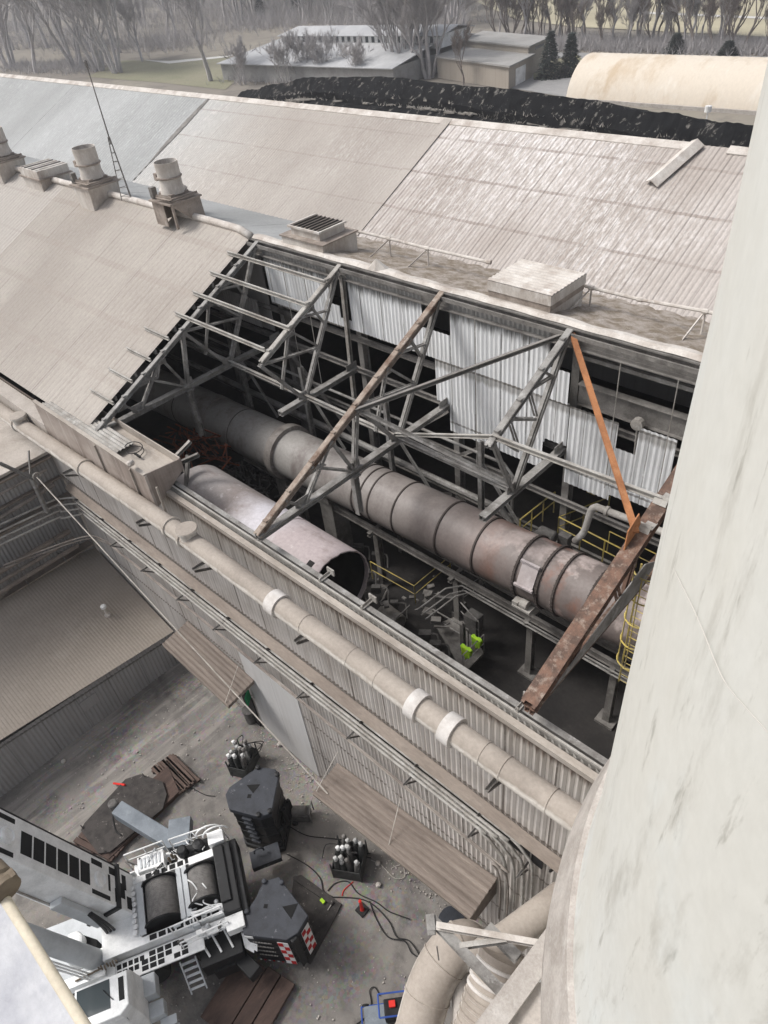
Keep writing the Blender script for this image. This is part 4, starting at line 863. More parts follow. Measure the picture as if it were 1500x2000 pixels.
mb = MB(); mb.bx(x - 1.32, x + 1.32, y - 1.0, y + 1.0, z + .77, z + .82); mb.build('lip', M['vent_dk'], t)
mb = MB(); mb.bx(x - .85, x + .85, y - .7, y + .7, z + .82, z + 1.15); mb.bx(x - .95, x + .95, y - .8, y - .72, z + 1.12, z + 1.2); mb.bx(x - .95, x - .87, y - .7, y + .75, z + 1.12, z + 1.2); mb.bx(x + .87, x + .95, y - .72, y + .75, z + 1.12, z + 1.2); mb.build('hood', M['vent'], t)
mb = MB(); mb.bx(x - .86, x + .86, y - .7, y + .72, z + 1.152, z + 1.165); mb.build('dark_throat', M['vent_hole'], t)
for i in range(7):
    mb = MB(); mb.box((x - .74 + i * .245, y + .02, z + 1.2), (.12, 1.36, .03), (V((.94, 0, .34)), V((0, 1, 0)), V((-.34, 0, .94)))); mb.build('slat', M['vent_dk'], t)
# big plain hatch box
c = on_y(1030, 580, 18.9); x, y = c.x, 19.35
t = thing('roof_hatch', 'large plain metal box with ribbed lid straddling the ridge over the open bay', 'roof box', (x, y, ZR - .6))
mb = MB(); mb.bx(x - 1.18, x + 1.18, y - .95, y + 1.0, ZR - .6, ZR + .1); mb.build('box', M['vent'], t)
mb = MB(); mb.bx(x - 1.23, x + 1.23, y - 1.0, y + 1.05, ZR + .3, ZR + .62); mb.build('lid', M['vent'], t)
mb = MB(); mb.bx(x - 1.2, x + 1.2, y - .97, y + 1.02, ZR + .1, ZR + .3); mb.build('band', M['vent_dk'], t)
mb = MB()
mb.corr((x - 1.23, y - 1.0, ZR + .65), (0, 2.05, 0), (2.46, 0, 0), .2, .02); mb.build('lid_sheet', M['vent'], t)
# antenna mast
b0 = on_y(245, 372, 18.3); b0.z = ZR + .1; tp = 5.9
t = thing('antenna_mast', 'thin lattice antenna mast on the roof ridge beside a stack vent', 'antenna', b0)
mb = MB(); 
for k in range(3):
    a = 2 * math.pi * k / 3; mb.tube([b0 + V((.32 * math.cos(a), .32 * math.sin(a), 0)), b0 + V((.05 * math.cos(a), .05 * math.sin(a), 2.9))], .025, 5)
for i in range(7):
    z = .2 + i * .4; r = .32 - .27 * z / 2.9; P = [b0 + V((r * math.cos(2 * math.pi * k / 3), r * math.sin(2 * math.pi * k / 3), z)) for k in range(3)]
    for k in range(3): mb.tube([P[k], P[(k + 1) % 3]], .014, 4)
mb.build('lattice', M['steel_dim'], t)
mb = MB(); mb.tube([b0 + V((0, 0, 2.6)), b0 + V((0, 0, tp))], [.035, .022], 6); mb.build('pole', M['steel_dim'], t)
mb = MB(); mb.lathe(b0 + V((0, 0, tp - .1)), [(.05, 0), (.07, .1), (.07, .24), (.04, .3)], 8); mb.build('antenna_tip', M['steel_dim'], t)
# guard rail pipe along the valley walkway
def rail_run(name, label, pxs, y, zoff):
    P = [on_y(px, py, y) for px, py in pxs]
    t = thing(name, label, 'railing', P[0] - V((0, 0, 1)), 'guard rail pipes along the ridge walkway')
    mb = MB(); mb.tube(P, .06, 8); 
    for p in P[:: max(1, len(P) // 4)]: mb.lathe(p, [(.085, -.08), (.085, .08)], 8, (1, .1, 0))
    mb.build('top_rail', M['vent'], t)
    return t, P
t, P = rail_run('guard_rail', 'pale guard rail pipe along the walkway left of the hatch box', [(692, 450), (760, 466), (835, 485), (955, 512)], 20.6, 1)
for k in (1, 2):
    p = P[k]; mb = MB(); mb.angle(p, (p.x, p.y - .02, 19.2), .06); mb.angle(p + V((-.05, 0, -.05)), (p.x - .1, p.y - 1.4, 19.45), .06); mb.build('stanchion', M['vent'], t)
t, P = rail_run('guard_rail', 'pale guard rail pipe along the walkway right of the hatch box', [(1122, 552), (1155, 562), (1250, 585), (1378, 608), (1398, 613)], 20.6, 1)
for k in (1, 3):
    p = P[k]; mb = MB(); mb.angle(p, (p.x, p.y - .02, 19.2), .06); mb.angle(p + V((-.05, 0, -.05)), (p.x - .1, p.y - 1.4, 19.45), .06); mb.build('stanchion', M['vent'], t)
# ------------------------------------------------------------------ things along the front wall
# sloping dust ledge
mb = MB(); zl = 9.45
t = thing('dust_ledge', 'brown dust covered sloping ledge board running along the hall front above the conduits', 'ledge', (-18, 8.3, 9.3))
mb = MB(); mb.slab([(-32.5, 8.3, zl - .22), (XE - .2, 8.3, zl - .22), (XE - .2, 8.62, zl), (-32.5, 8.62, zl)], .05); mb.build('board', M['ledge'], t)
for i in range(12):
    x = -31.5 + i * 2.5; mb = MB(); mb.angle((x, 8.25, zl - .36), (x, 8.6, zl - .7), .07); mb.build('bracket', M['steel_dim'], t)
# big duct
yd = 7.62
P = [on_y(px, py, yd) for px, py in ((-60, 765), (30, 830), (165, 915), (350, 1035), (540, 1175), (665, 1262), (815, 1375), (890, 1428), (1040, 1535), (1140, 1598))]
zd = sum(p.z for p in P) / len(P)
t = thing('air_duct', 'long beige dust caked duct along the top of the hall front wall', 'duct', (-18, yd, 13))
Q = []
for i, p in enumerate(P):
    Q.append(V((p.x, yd, p.z * .5 + (zd + 0.0) * .5)))
Q[-1] = V((-2.6, yd, Q[-1].z))
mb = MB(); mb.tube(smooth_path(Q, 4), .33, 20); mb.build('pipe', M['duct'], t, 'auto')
def at_px(px):
    for a, b, pa, pb in zip(Q[:-1], Q[1:], (-60, 30, 165, 350, 540, 665, 815, 890, 1040), (30, 165, 350, 540, 665, 815, 890, 1040, 1140)):
        if pa <= px <= pb: return a.lerp(b, (px - pa) / (pb - pa)), (b - a).normalized()
for px, wd, rr, mt in ((168, .14, .43, 'duct'), (335, .1, .43, 'duct'), (362, .1, .43, 'duct'), (540, .42, .44, 'duct_white'), (815, .34, .45, 'duct_white'), (882, .36, .46, 'duct_white'), (45, .1, .43, 'duct')):
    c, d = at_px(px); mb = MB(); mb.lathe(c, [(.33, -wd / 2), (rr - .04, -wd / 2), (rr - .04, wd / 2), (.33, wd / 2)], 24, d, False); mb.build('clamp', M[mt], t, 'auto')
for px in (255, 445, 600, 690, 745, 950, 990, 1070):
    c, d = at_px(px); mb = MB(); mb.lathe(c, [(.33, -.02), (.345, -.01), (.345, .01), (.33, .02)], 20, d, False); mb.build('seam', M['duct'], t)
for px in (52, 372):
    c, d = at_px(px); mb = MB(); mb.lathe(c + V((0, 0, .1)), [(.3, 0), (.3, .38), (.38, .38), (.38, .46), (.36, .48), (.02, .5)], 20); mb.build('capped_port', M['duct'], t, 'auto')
for px, py in ((400, 1103), (600, 1240), (972, 1522), (290, 1015), (145, 920)):
    c = on_y(px, py, 8.2); mb = MB(); mb.angle((c.x, 7.7, c.z + .15), (c.x, 8.65, c.z + .1), .1); mb.angle((c.x, 7.75, c.z), (c.x, 8.6, c.z - .45), .08); mb.build('bracket', M['steel_dim'], t)
# conduits
mb = MB(); mb.bx(-31.5, -4.4, 8.56, 8.6, 8.05, 9.0); o = mb.build('conduit_shade_strip', M['rubber']); tag(o, 'dark strip added as shadow behind the bundled conduits on the hall front', 'shade strip')  # added dark strip, paints the shadow gaps between the conduits
def zc(x): return 8.75
ups = [(8.42, 8.9), (8.36, 8.66), (8.32, 8.42), (8.28, 8.18)]
for i, (y, z) in enumerate(ups):
    mb = MB(); r = (.05, .055, .05, .055)[i]
    k = i * .16
    yb = 4.6; 
    P = [(-32.55 + k, 2.5, z + .5), (-32.5 + k, 7.3 - k * .5, z + .1), (-32.35 + k, 7.9 - k, z + .02), (-31.8 + k, y - .03, z), (-30.8, y, z), (-18, y, z - .04), (-6.2 - k * 2.2, y, z + .05), (-5.4 - k * 2.2, y, z - .02), (-4.9 - k * 2, y, z - .35), (-4.6 - k * 1.8, y, z - 1.2), (-4.55 - k * 1.8, y, 3)]
    mb.tube(smooth_path(P, 5), r, 8); o = mb.build('conduit', M['steel_pale'], None, True)
    tag(o, ('topmost', 'second from the top', 'third from the top', 'lowest')[i] + ' of the four close conduits bundled under the dust ledge', 'conduit', 'conduits along the hall front')
for i, z in enumerate((7.15, 6.98)):
    mb = MB(); P = [(-31.6, 4.0, z + .6), (-30.5, 7.4, z + .5), (-29.6, 8.15, z + .3), (-28, 8.3, z + .05), (-18, 8.3, z), (-6.4 - i * .3, 8.2, z + .05), (-5.6 - i * .3, 8.2, z - .2), (-5.3 - i * .3, 8.2, z - 1.0), (-5.3 - i * .3, 8.2, 3)]
    mb.tube(smooth_path(P, 5), .035, 6); o = mb.build('conduit', M['conduit'], None, True)
    tag(o, ('upper', 'lower')[i] + ' of the two thin conduits running below the four bundled ones', 'conduit', 'conduits along the hall front')
for px, py in ((225, 1060), (285, 1108), (355, 1165), (425, 1218), (505, 1282), (590, 1352), (688, 1432), (800, 1527), (925, 1632), (1020, 1705)):
    c = on_y(px, py, 8.3); mb = MB(); mb.angle((c.x, 8.0, 7.75), (c.x, 8.65, 7.75), .06); mb.angle((c.x, 8.05, 7.75), (c.x, 8.62, 7.2), .05); mb.angle((c.x + .1, 8.55, 7.75), (c.x + .1, 8.55, 8.9), .05)
    o = mb.build('conduit_bracket', M['steel_dim']); tag(o, 'small dark angle bracket holding the conduits to the hall front', 'bracket', 'brackets under the conduits')
# fascia box at the eave of the remaining roof
t = thing('eave_fascia', 'brown stained fascia box projecting at the eave where the roof stops', 'fascia', (-25, 8, 14))
mb = MB(); mb.bx(-29.65, -21.0, 7.97, 8.03, 13.9, 15.5); 
mb.build('front_plate', M['fascia'], t)
mb = MB(); mb.bx(-29.7, -20.95, 7.94, 8.1, 15.5, 15.55); mb.build('top_lip', M['coping'], t)
mb = MB(); mb.bx(-29.65, -21.0, 8.03, 9.45, 15.0, 15.06); mb.build('gutter_floor', M['coping'], t)
mb = MB(); mb.bx(-27, -21.0, 9.45, 9.5, 14.7, 15.4); mb.build('inner_lip', M['coping'], t)
mb = MB(); mb.slab([(-20.98, 8.0, 13.95), (-20.98, 9.5, 14.9), (-20.98, 9.5, 15.35), (-20.98, 8.0, 15.52)], .05); mb.bx(-21.0, -20.9, 7.95, 8.05, 13.7, 15.5); mb.build('end_plate', M['fascia'], t)
for px in (190, 240, 280):
    c = on_y(px, 880, 7.96); mb = MB(); mb.bx(c.x - .02, c.x + .02, 7.9, 7.97, 14.0, 15.4); mb.build('stiffener', M['coping'], t)
c = on_y(255, 905, 7.9); mb = MB(); mb.lathe(c, [(.09, -.2), (.12, -.1), (.12, .1), (.06, .2)], 10, (.6, -.5, .4)); mb.build('lamp', M['vent'], t)
mb = MB(); mb.bx(XL, -29.7, 8.0, 8.65, 14.2, 14.3); mb.bx(XL, -29.7, 7.97, 8.03, 13.6, 14.32); o = mb.build('eave_ledge', M['pebble_roof']); tag(o, 'pale concrete coloured ledge below the roof eave left of the brown fascia', 'ledge')
# stack of corrugated sheets left on the fascia floor
for i in range(3):
    a = on_z(70 + i * 6, 742 + i * 5, 15.2); b = on_z(238, 838 - i * 1, 15.2)
    mb = MB(); x0_, x1_ = -29.9 + i * .25, -23.6 + i * .06
    mb.corr((x0_, 9.05, 15.16 + i * .07), (0, -.92 + i * .03, 0), (x1_ - x0_, 0, 0), .16, .022); o = mb.build('roof_sheet', M['steel_pale'])
    tag(o, ('bottom', 'middle', 'top')[i] + ' sheet of the small stack of corrugated sheets lying on the fascia box', 'metal sheet', 'loose sheets on the fascia box')
c = on_z(268, 885, 15.15); mb = MB(); mb.tube(smooth_path([c + V((.35 * math.cos(a) - .1, .3 * math.sin(a), .03 * a)) for a in np.arange(0, 11, .8)], 3), .018, 5); mb.box(c + V((.2, -.1, .05)), (.4, .07, .07)); o = mb.build('cable_coil', M['rubber']); tag(o, 'small tangle of dark cable lying on the fascia box floor', 'cable')
# guy cable across the yard corner and canopy stays
a = on_y(72, 932, 6.6); b = on_y(648, 1545, 7.2)
b = V((-13.6, 7.25, 3.5))
def cable(name, label, p, q_, r, sag=0., mat='cable'):
    p, q_ = V(p), V(q_); mb = MB(); mb.tube([p.lerp(q_, i / 16) - V((0, 0, sag * 4 * (i / 16) * (1 - i / 16))) for i in range(17)], r, 6); o = mb.build(name, M[mat]); return tag(o, label, 'cable')
a = on_x(72, 932, -31.5)
cable('guy_cable', 'thin pale cable slanting from the left wall bracket down to the long canopy', a, on_z(640, 1550, 3.1), .03, .1)
cable('stay_wire', 'thin stay wire holding the outer edge of the long canopy near its middle', on_y(782, 1560, 8.5), on_z(757, 1660, 3.6), .018)
cable('stay_wire', 'thin stay wire holding the left end of the long canopy', on_y(660, 1468, 8.5), on_z(618, 1545, 3.0), .018)
cable('stay_wire', 'thin stay wire holding the small canopy over the green door', on_y(465, 1300, 8.5), on_z(440, 1372, 4.3), .018)
# canopies
def canopy(label, x0, x1, zw, zo, yo, pitch, dz):
    t = thing('canopy', label, 'canopy', ((x0 + x1) / 2, yo, zo), 'brown sheet canopies on the hall front')
    zw1, zo1 = zw + dz, zo + dz
    mb = MB(); mb.corr((x0, YW - .03, zw), (0, yo - YW, zo - zw), (x1 - x0, 0, dz), pitch, .022, 4); mb.build('sheet', M['awning'], t)
    mb = MB(); mb.beam((x0, yo, zo - .12), (x1, yo, zo1 - .12), .06, .13); mb.beam((x0 + .03, YW - .1, zw - .12), (x0 + .03, yo, zo - .12), .06, .14); mb.beam((x1 - .03, YW - .1, zw1 - .12), (x1 - .03, yo, zo1 - .12), .06, .14)
    mb.add([(x0, YW - .05, zw - .06), (x1, YW - .05, zw1 - .06), (x1, yo, zo1 - .06), (x0, yo, zo - .06)], [(0, 1, 2, 3)]); mb.build('frame', M['ledge'], t)
    return t
c1 = canopy('short brown sheet canopy over the green door on the hall front', -24.2, -19.2, 4.85, 4.6, 7.1, .21, -.38)
c2 = canopy('long brown sheet canopy low on the hall front beside the counterweights', -14.1, -6.0, 3.2, 2.85, 7.15, .21, 1.65)
mb = MB(); mb.bx(-6.06, -6.02, 7.15, 8.6, 3.6, 4.45); mb.build('end_panel', M['awning'], c2)
# door and bins below the short canopy
gd = on_y(484, 1362, 8.35)
t = thing('green_door', 'bright green hatch door glimpsed under the end of the short canopy', 'door', (-19.9, 8.5, 0))
mb = MB(); mb.box((gd.x, 8.35, gd.z), (.5, .06, .62), (V((.6, -.8, 0)), V((.8, .6, 0)), V((0, 0, 1)))); mb.build('leaf', M['green'], t)
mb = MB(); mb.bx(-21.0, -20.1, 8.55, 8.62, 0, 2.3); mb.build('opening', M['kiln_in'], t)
mb = MB(); mb.box((gd.x + .12, 8.2, gd.z), (.05, .04, .12)); mb.build('handle', M['steel_pale'], t)
c = on_z(488, 1395, .5); mb = MB(); mb.lathe((c.x, c.y, 0), [(.28, 0), (.3, .85), (.32, .86), (.32, .9), (.02, .92)], 16); o = mb.build('drum', M['machine']); tag(o, 'dusty grey drum standing by the green door', 'drum')

# ------------------------------------------------------------------ low building on the left
lb = thing('low_shed', 'low corrugated shed with broad dust brown roof in the yard corner', 'building', (-30, 3, 0))
mb = MB(); mb.corr((-26.75, -9, 0), (0, 17.5, 0), (0, 0, 3.5), .2, .022, 4, v2=(0, 0, 2.3)); mb.bx(-26.95, -26.85, -9, 8.5, 0, 2.2); mb.build('wall', M['grey_wall'], lb)
mb2 = MB(); mb2.corr((-33.3, 8.55, 4.62), (0, -17.55, 3.0), (6.8, 0, -2.18), .16, .006, 3, v2=(6.8, 0, -3.42)); mb2.build('roof', M['low_roof'], lb); 
mb = MB(); mb.slab([(-26.7, -9, 3.5), (-26.7, 8.5, 1.9), (-33.3, 8.5, 4.0), (-33.3, -9, 6.7)], .1); mb.build('roof_deck', M['steel_dim'], lb)
mb = MB(); mb.bx(-26.74, -26.7, 3.0, 3.9, 1.3, 2.0); mb.build('wall_patch', M['grey_wall'], lb)
def roof_low(y, x):
    u = (x + 33.3) / 6.75; a = 4.6 + (8.55 - y) / 17.55 * 3.0; b = 2.42 + (8.55 - y) / 17.55 * 1.73; return a * (1 - u) + b * u
c = on_z(212, 1205, 3.4); z = roof_low(c.y, c.x)
t = thing('vent_pipe', 'small white mushroom vent pipe on the brown shed roof', 'vent pipe', (c.x, c.y, z))
mb = MB(); mb.lathe((c.x, c.y, z), [(.16, -.05), (.16, .08), (.07, .14), (.07, .6)], 12); mb.build('pipe', M['vent'], t)
mb = MB(); mb.lathe((c.x, c.y, z + .58), [(.07, 0), (.14, .02), (.14, .16), (.08, .2)], 12); mb.build('cap', M['white'], t)
c = on_z(150, 1058, 5.0); mb = MB(); mb.tube([c + V((.3, 0, .3)), c + V((.9, -.65, -.3))], .2, 12); o = mb.build('down_pipe', M['conduit'], None, 'auto'); tag(o, 'short brown pipe stub hanging over the back of the shed roof', 'pipe')
# tall grey block behind it, with ledges and piping
bb = thing('tall_annex', 'tall grey clad annex behind the low shed, joined to the hall front', 'building', (-36, 4, 0))
mb = MB(); mb.corr((-33.2, -10, 0), (0, 18.6, 0), (0, 0, 11.1), .2, .022); mb.build('wall', M['grey_wall'], bb)
mb = MB(); mb.bx(-52, -33.0, -10, 8.5, 11.1, 11.25); mb.build('roof', M['pebble_roof'], bb)
mb = MB()
for z, w_ in ((10.9, .3), (9.6, .2), (8.5, .45)):
    mb.bx(-33.15, -33.15 + w_, -10, 8.5, z, z + .1)
mb.build('ledge', M['ledge'], bb)
mb = MB(); mb.bx(-33.18, -32.6, -10, 8.4, 5.2, 5.3); mb.build('ledge', M['ledge'], bb)
def pipe_thing(name, label, pts, r, mat='conduit', n=8, grp=None):
    mb = MB(); mb.tube(pts, r, n); o = mb.build(name, M[mat], None, 'auto'); return tag(o, label, 'pipe', grp)
pipe_thing('wall_pipe', 'upper thin pipe running along the annex wall just under its roof', [(-32.8, -10, 10.5), (-32.8, 8, 10.5)], .06)
pipe_thing('wall_pipe', 'brown pipe sagging along the annex wall below the upper thin pipe', [(-32.85, -10, 9.5), (-32.8, 4, 9.3), (-32.8, 8, 9.55)], .1)
for i, (z, r) in enumerate(((6.9, .14), (6.45, .1), (6.0, .12))):
    pipe_thing('wall_pipe', ('top', 'middle', 'bottom')[i] + ' of the three thick brown pipes stacked low on the annex wall', [(-32.5 + i * .12, -10, z), (-32.5 + i * .12, 7.6, z)], r, 'ledge')
a = on_x(40, 880, -32.2)
t = thing('pipe_frame', 'grey angle iron bracket frame carrying the guy cable on the annex wall', 'bracket', (-32.3, 6.5, 8))
mb = MB(); mb.angle(on_x(0, 905, -32.0), on_x(65, 935, -31.8), .14); mb.angle(on_x(55, 880, -32.5), on_x(58, 925, -32), .1); mb.angle(on_x(60, 930, -31.9), on_x(92, 1000, -32.0), .16); mb.build('frame', M['steel_grey'], t)
mb = MB(); p = on_x(72, 930, -31.6); mb.tube(arc(p, .18, -.5, 3.6, 8, (0, 1, 0), (0, 0, 1)), .03, 6); mb.build('hook', M['steel_pale'], t)
mb = MB()
for i in range(8):
    y = -8 + i * 2.1; mb.angle((-33.1, y, 5.6), (-32.2, y, 5.6), .07); mb.angle((-32.3, y, 5.4), (-32.3, y, 7.2), .06)
mb.build('pipe_hanger', M['steel_dim'], t)
# ------------------------------------------------------------------ crane in the yard
CO = V((-15.2, .6, 0)); CU = V((.46, .888, 0)).normalized(); CV = V((CU.y, -CU.x, 0)); CZ = V((0, 0, 1))
def cp(a, b, z): return CO + CU * a + CV * b + CZ * z
AX = (CU, CV, CZ)
cr = thing('mobile_crane', 'white heavy mobile crane with black grip panels and boom raised out of frame', 'crane', CO)
def cb(mb, a0, a1, b0, b1, z0, z1): return mb.box(cp((a0 + a1) / 2, (b0 + b1) / 2, (z0 + z1) / 2), (a1 - a0, b1 - b0, z1 - z0), AX)
def part(name, mat, fn, parent=None, bev=.015):
    mb = MB(); fn(mb); return mb.build(name, M[mat], parent or cr, 'auto' if not bev else False, bev)
# carrier under the slew deck
part('carrier', 'crane_grey', lambda m: (cb(m, -9, 2.6, -1.3, 1.0, .9, 1.75), cb(m, -2.2, 1.6, -1.5, 1.5, 1.75, 2.2)))
for a in (-7.6, -5.9, -4.2, -1.2, 1.2):
    for b in (-1.25, 1.25):
        part('wheel', 'rubber', lambda m: m.lathe(cp(a, b - .25, .72), [(.3, 0), (.68, .02), (.72, .08), (.72, .42), (.68, .48), (.3, .5)], 24, CV), None, 0)
part('slew_ring', 'machine', lambda m: m.lathe(cp(0, 0, 2.15), [(1.2, 0), (1.2, .3), (1.1, .32)], 32), None, 0)
# superstructure
part('deck', 'crane_white', lambda m: (cb(m, -1.9, 2.15, -1.25, -1.0, 2.45, 3.0), cb(m, -1.9, 2.15, .98, 1.25, 2.45, 3.0), cb(m, -2.2, -.8, -1.25, 1.25, 2.45, 2.98), cb(m, .66, .94, -1.0, 1.0, 2.5, 3.02), cb(m, -.8, 2.1, -1, 1, 2.3, 2.42)))
for a0, a1 in ((-.86, -.62), (.62, .8), (.84, 1.02)): part('cover_plate', 'crane_grey', lambda m: cb(m, a0, a1, -.95, .95, 3.02, 3.1))
def drum(name, a, r, w_):
    o = part(name, 'rope', lambda m: m.lathe(cp(a, -w_ / 2, 2.85), [(r, 0)] + [(r + (.012 if i % 2 else -.004), w_ * i / 44) for i in range(1, 44)] + [(r, w_)], 32, CV), None, 0)
    for b in (-w_ / 2, w_ / 2 - .04): part('drum_flange', 'black_paint', lambda m: m.lathe(cp(a, b, 2.85), [(.02, 0), (r + .14, 0), (r + .14, .05), (.02, .05)], 32, CV), o, 0)
    return o
drum('winch_drum', -.02, .56, 1.55); drum('winch_drum', 1.5, .5, 1.35)
for (a, b, z) in ((1.35, .6, 3.3), (1.7, .75, 3.25)):
    part('hose', 'crane_white', lambda m: m.tube(smooth_path([cp(a - .3, b - .9, z - .1), cp(a - .1, b - .6, z + .1), cp(a, b - .3, z), cp(a - .2, b, z + .05), cp(a + .1, b + .2, z - .1)], 5), .025, 6), None, 0)
part('hose_bundle', 'crane_white', lambda m: [m.tube(smooth_path([cp(1.0, .85 + i * .06, 3.1), cp(1.3, .95 + i * .05, 3.2 + .05 * (i % 2)), cp(1.7, .9 + i * .07, 3.15), cp(2.1, .95 + i * .04, 3.05)], 4), .028, 5) for i in range(4)], None, 0)
part('chain_row', 'crane_white', lambda m: [m.lathe(cp(-1.0 + .03 * (i % 2), -.8 + i * .2, 3.05), [(.02, 0), (.09, .02), (.09, .1), (.02, .12)], 8) for i in range(9)], None, 0)
# black grip tiles on the white deck
def tiles(rows):
    for (a0, a1, b0, b1, z) in rows: part('grip_panel', 'grip', lambda m: cb(m, a0, a1, b0, b1, z, z + .012), None, 0)
tiles([(-.55 + i * .32, -.3 + i * .32, 1.02 + (i % 2) * .01, 1.2, 3.0) for i in range(8)] + [(-.5 + i * .3, -.28 + i * .3, -1.22, -1.04, 3.0) for i in range(7)])
# side walkways
part('walkway', 'crane_white', lambda m: (cb(m, -1.9, 1.2, 1.3, 2.0, 2.5, 2.58), cb(m, 1.25, 2.2, 1.3, 1.7, 2.7, 2.76), cb(m, -1.0, 1.6, -2.0, -1.3, 2.5, 2.58)))
tiles([(-1.0 + i * .28, -.78 + i * .28, 1.36 + j * .2, 1.52 + j * .2, 2.58) for i in range(6) for j in range(3) if (i + j) % 5] + [(-.8 + i * .3, -.56 + i * .3, -1.6 + j * .22, -1.42 + j * .22, 2.58) for i in range(5) for j in range(1)])
def rail(pts, h=.9, n=3, parent=None):
    mb = MB(); pts = [V(p) for p in pts]
    mb.tube([p + CZ * h for p in pts], .032, 6); mb.tube([p + CZ * h * .5 for p in pts], .025, 6)
    for a, b in zip(pts[:-1], pts[1:]):
        for i in range(n): p = a.lerp(b, i / (n - 1)); mb.tube([p, p + CZ * h], .025, 6)
    mb.build('handrail', M['crane_white'], cr)
rail([cp(-1.1, -2.0, 2.6), cp(.35, -2.0, 2.6)]); rail([cp(.6, -1.95, 2.6), cp(2.0, -1.9, 2.6)]); rail([cp(.3, 1.3, 2.7), cp(2.1, 1.25, 2.7)]); rail([cp(.5, 1.75, 2.55), cp(2.2, 1.65, 2.55)], .6)
part('ladder_hoop', 'crane_white', lambda m: (m.tube(arc(cp(2.1, -1.75, 3.3), .5, .2, 3.0, 8, CU, CZ), .035, 6), m.tube(arc(cp(2.35, -1.6, 3.3), .5, .2, 3.0, 8, CU, CZ), .035, 6), m.tube([cp(2.55, -1.75, 3.4), cp(2.7, -1.6, 2.6)], .035, 6)), None, 0)
# power pack on the far side
part('power_pack', 'crane_white', lambda m: cb(m, -.75, .25, -1.95, -1.35, 2.6, 3.05))
part('grille', 'crane_grey', lambda m: [cb(m, -.65 + i * .14, -.57 + i * .14, -1.85, -1.45, 3.05, 3.08) for i in range(6)])
part('engine', 'black_paint', lambda m: (cb(m, .95, 1.95, -1.75, -1.2, 2.6, 3.0), m.lathe(cp(1.0, -1.45, 3.0), [(.2, 0), (.2, .35), (.14, .4)], 16), m.lathe(cp(1.6, -1.5, 2.95), [(.22, 0), (.22, .3), (.1, .34)], 16)), None, .01)
part('valve_block', 'bronze', lambda m: [m.lathe(cp(.45 + i * .12, -1.4 - .1 * (i % 2), 2.9), [(.05, 0), (.05, .3), (.02, .34)], 8) for i in range(4)], None, 0)
# black counterweight beam across the back
part('rear_beam', 'black_paint', lambda m: (cb(m, 2.12, 2.75, -1.2, 1.4, 2.3, 3.15), cb(m, 2.5, 2.98, -1.35, 1.5, 2.1, 2.95), cb(m, 2.1, 2.5, -1.15, 1.0, 3.15, 3.25)), None, .04)
part('rear_bracket', 'crane_white', lambda m: cb(m, 2.0, 2.6, -1.75, -1.25, 2.8, 3.3)); part('rear_bracket', 'crane_white', lambda m: cb(m, 2.1, 2.75, 1.42, 1.95, 2.6, 3.0)); part('winch_cover', 'crane_white', lambda m: cb(m, 1.15, 2.1, -1.15, -.85, 3.0, 3.16))
part('lug', 'crane_white', lambda m: [m.slab([cp(2.5 + s_, 1.9, 2.5), cp(2.9 + s_, 2.0, 2.2), cp(2.7 + s_, 2.4, 1.7), cp(2.45 + s_, 2.2, 1.9)], .06) for s_ in (0, .12)])
part('rear_tank', 'black_paint', lambda m: (cb(m, .9, 2.4, 1.5, 2.4, 1.3, 2.1), cb(m, 1.2, 2.0, 1.9, 2.5, .9, 1.6)))
for i in range(3): part('prop', 'crane_white', lambda m: m.tube([cp(1.0 + i * .45, 1.5, 2.3), cp(1.25 + i * .42, 2.15, 2.15)], .04, 6), None, 0)
part('access_ladder', 'crane_grey', lambda m: [cb(m, .2, .75, 1.95 + i * .13, 2.03 + i * .13, 2.0 - i * .24, 2.05 - i * .24) for i in range(5)] + [m.tube([cp(.2, 1.95, 2.2), cp(.2, 2.6, .9)], .03, 6), m.tube([cp(.75, 1.95, 2.2), cp(.75, 2.6, .9)], .03, 6)], None, 0)
# sloping side lockers towards the cab
part('locker', 'crane_grey', lambda m: (cb(m, -1.5, -.6, 2.05, 2.75, 2.05, 2.6), cb(m, -1.3, -.5, 2.8, 3.3, 1.7, 2.15), cb(m, -2.1, -1.2, 2.9, 3.5, 1.6, 2.3)), None, .04)
part('step', 'crane_grey', lambda m: [cb(m, -.75, -.2, 3.3 + i * .2, 3.6 + i * .2, 1.75 - i * .35, 1.8 - i * .35) for i in range(3)])
part('platform', 'crane_white', lambda m: (cb(m, -2.6, -1.9, .6, 2.0, 2.5, 2.6), cb(m, -3.6, -2.2, 1.25, 1.6, 2.3, 2.75)))
part('pipework', 'bronze', lambda m: [m.tube([cp(-2.4 + i * .1, 1.35 + .04 * (i % 3), 2.7), cp(-2.35 + i * .1, 1.4, 3.0 + .06 * (i % 2))], .03, 6) for i in range(7)] + [m.tube([cp(-3.2, 1.45, 2.8), cp(-2.3, 1.4, 2.85)], .035, 6)], None, 0)
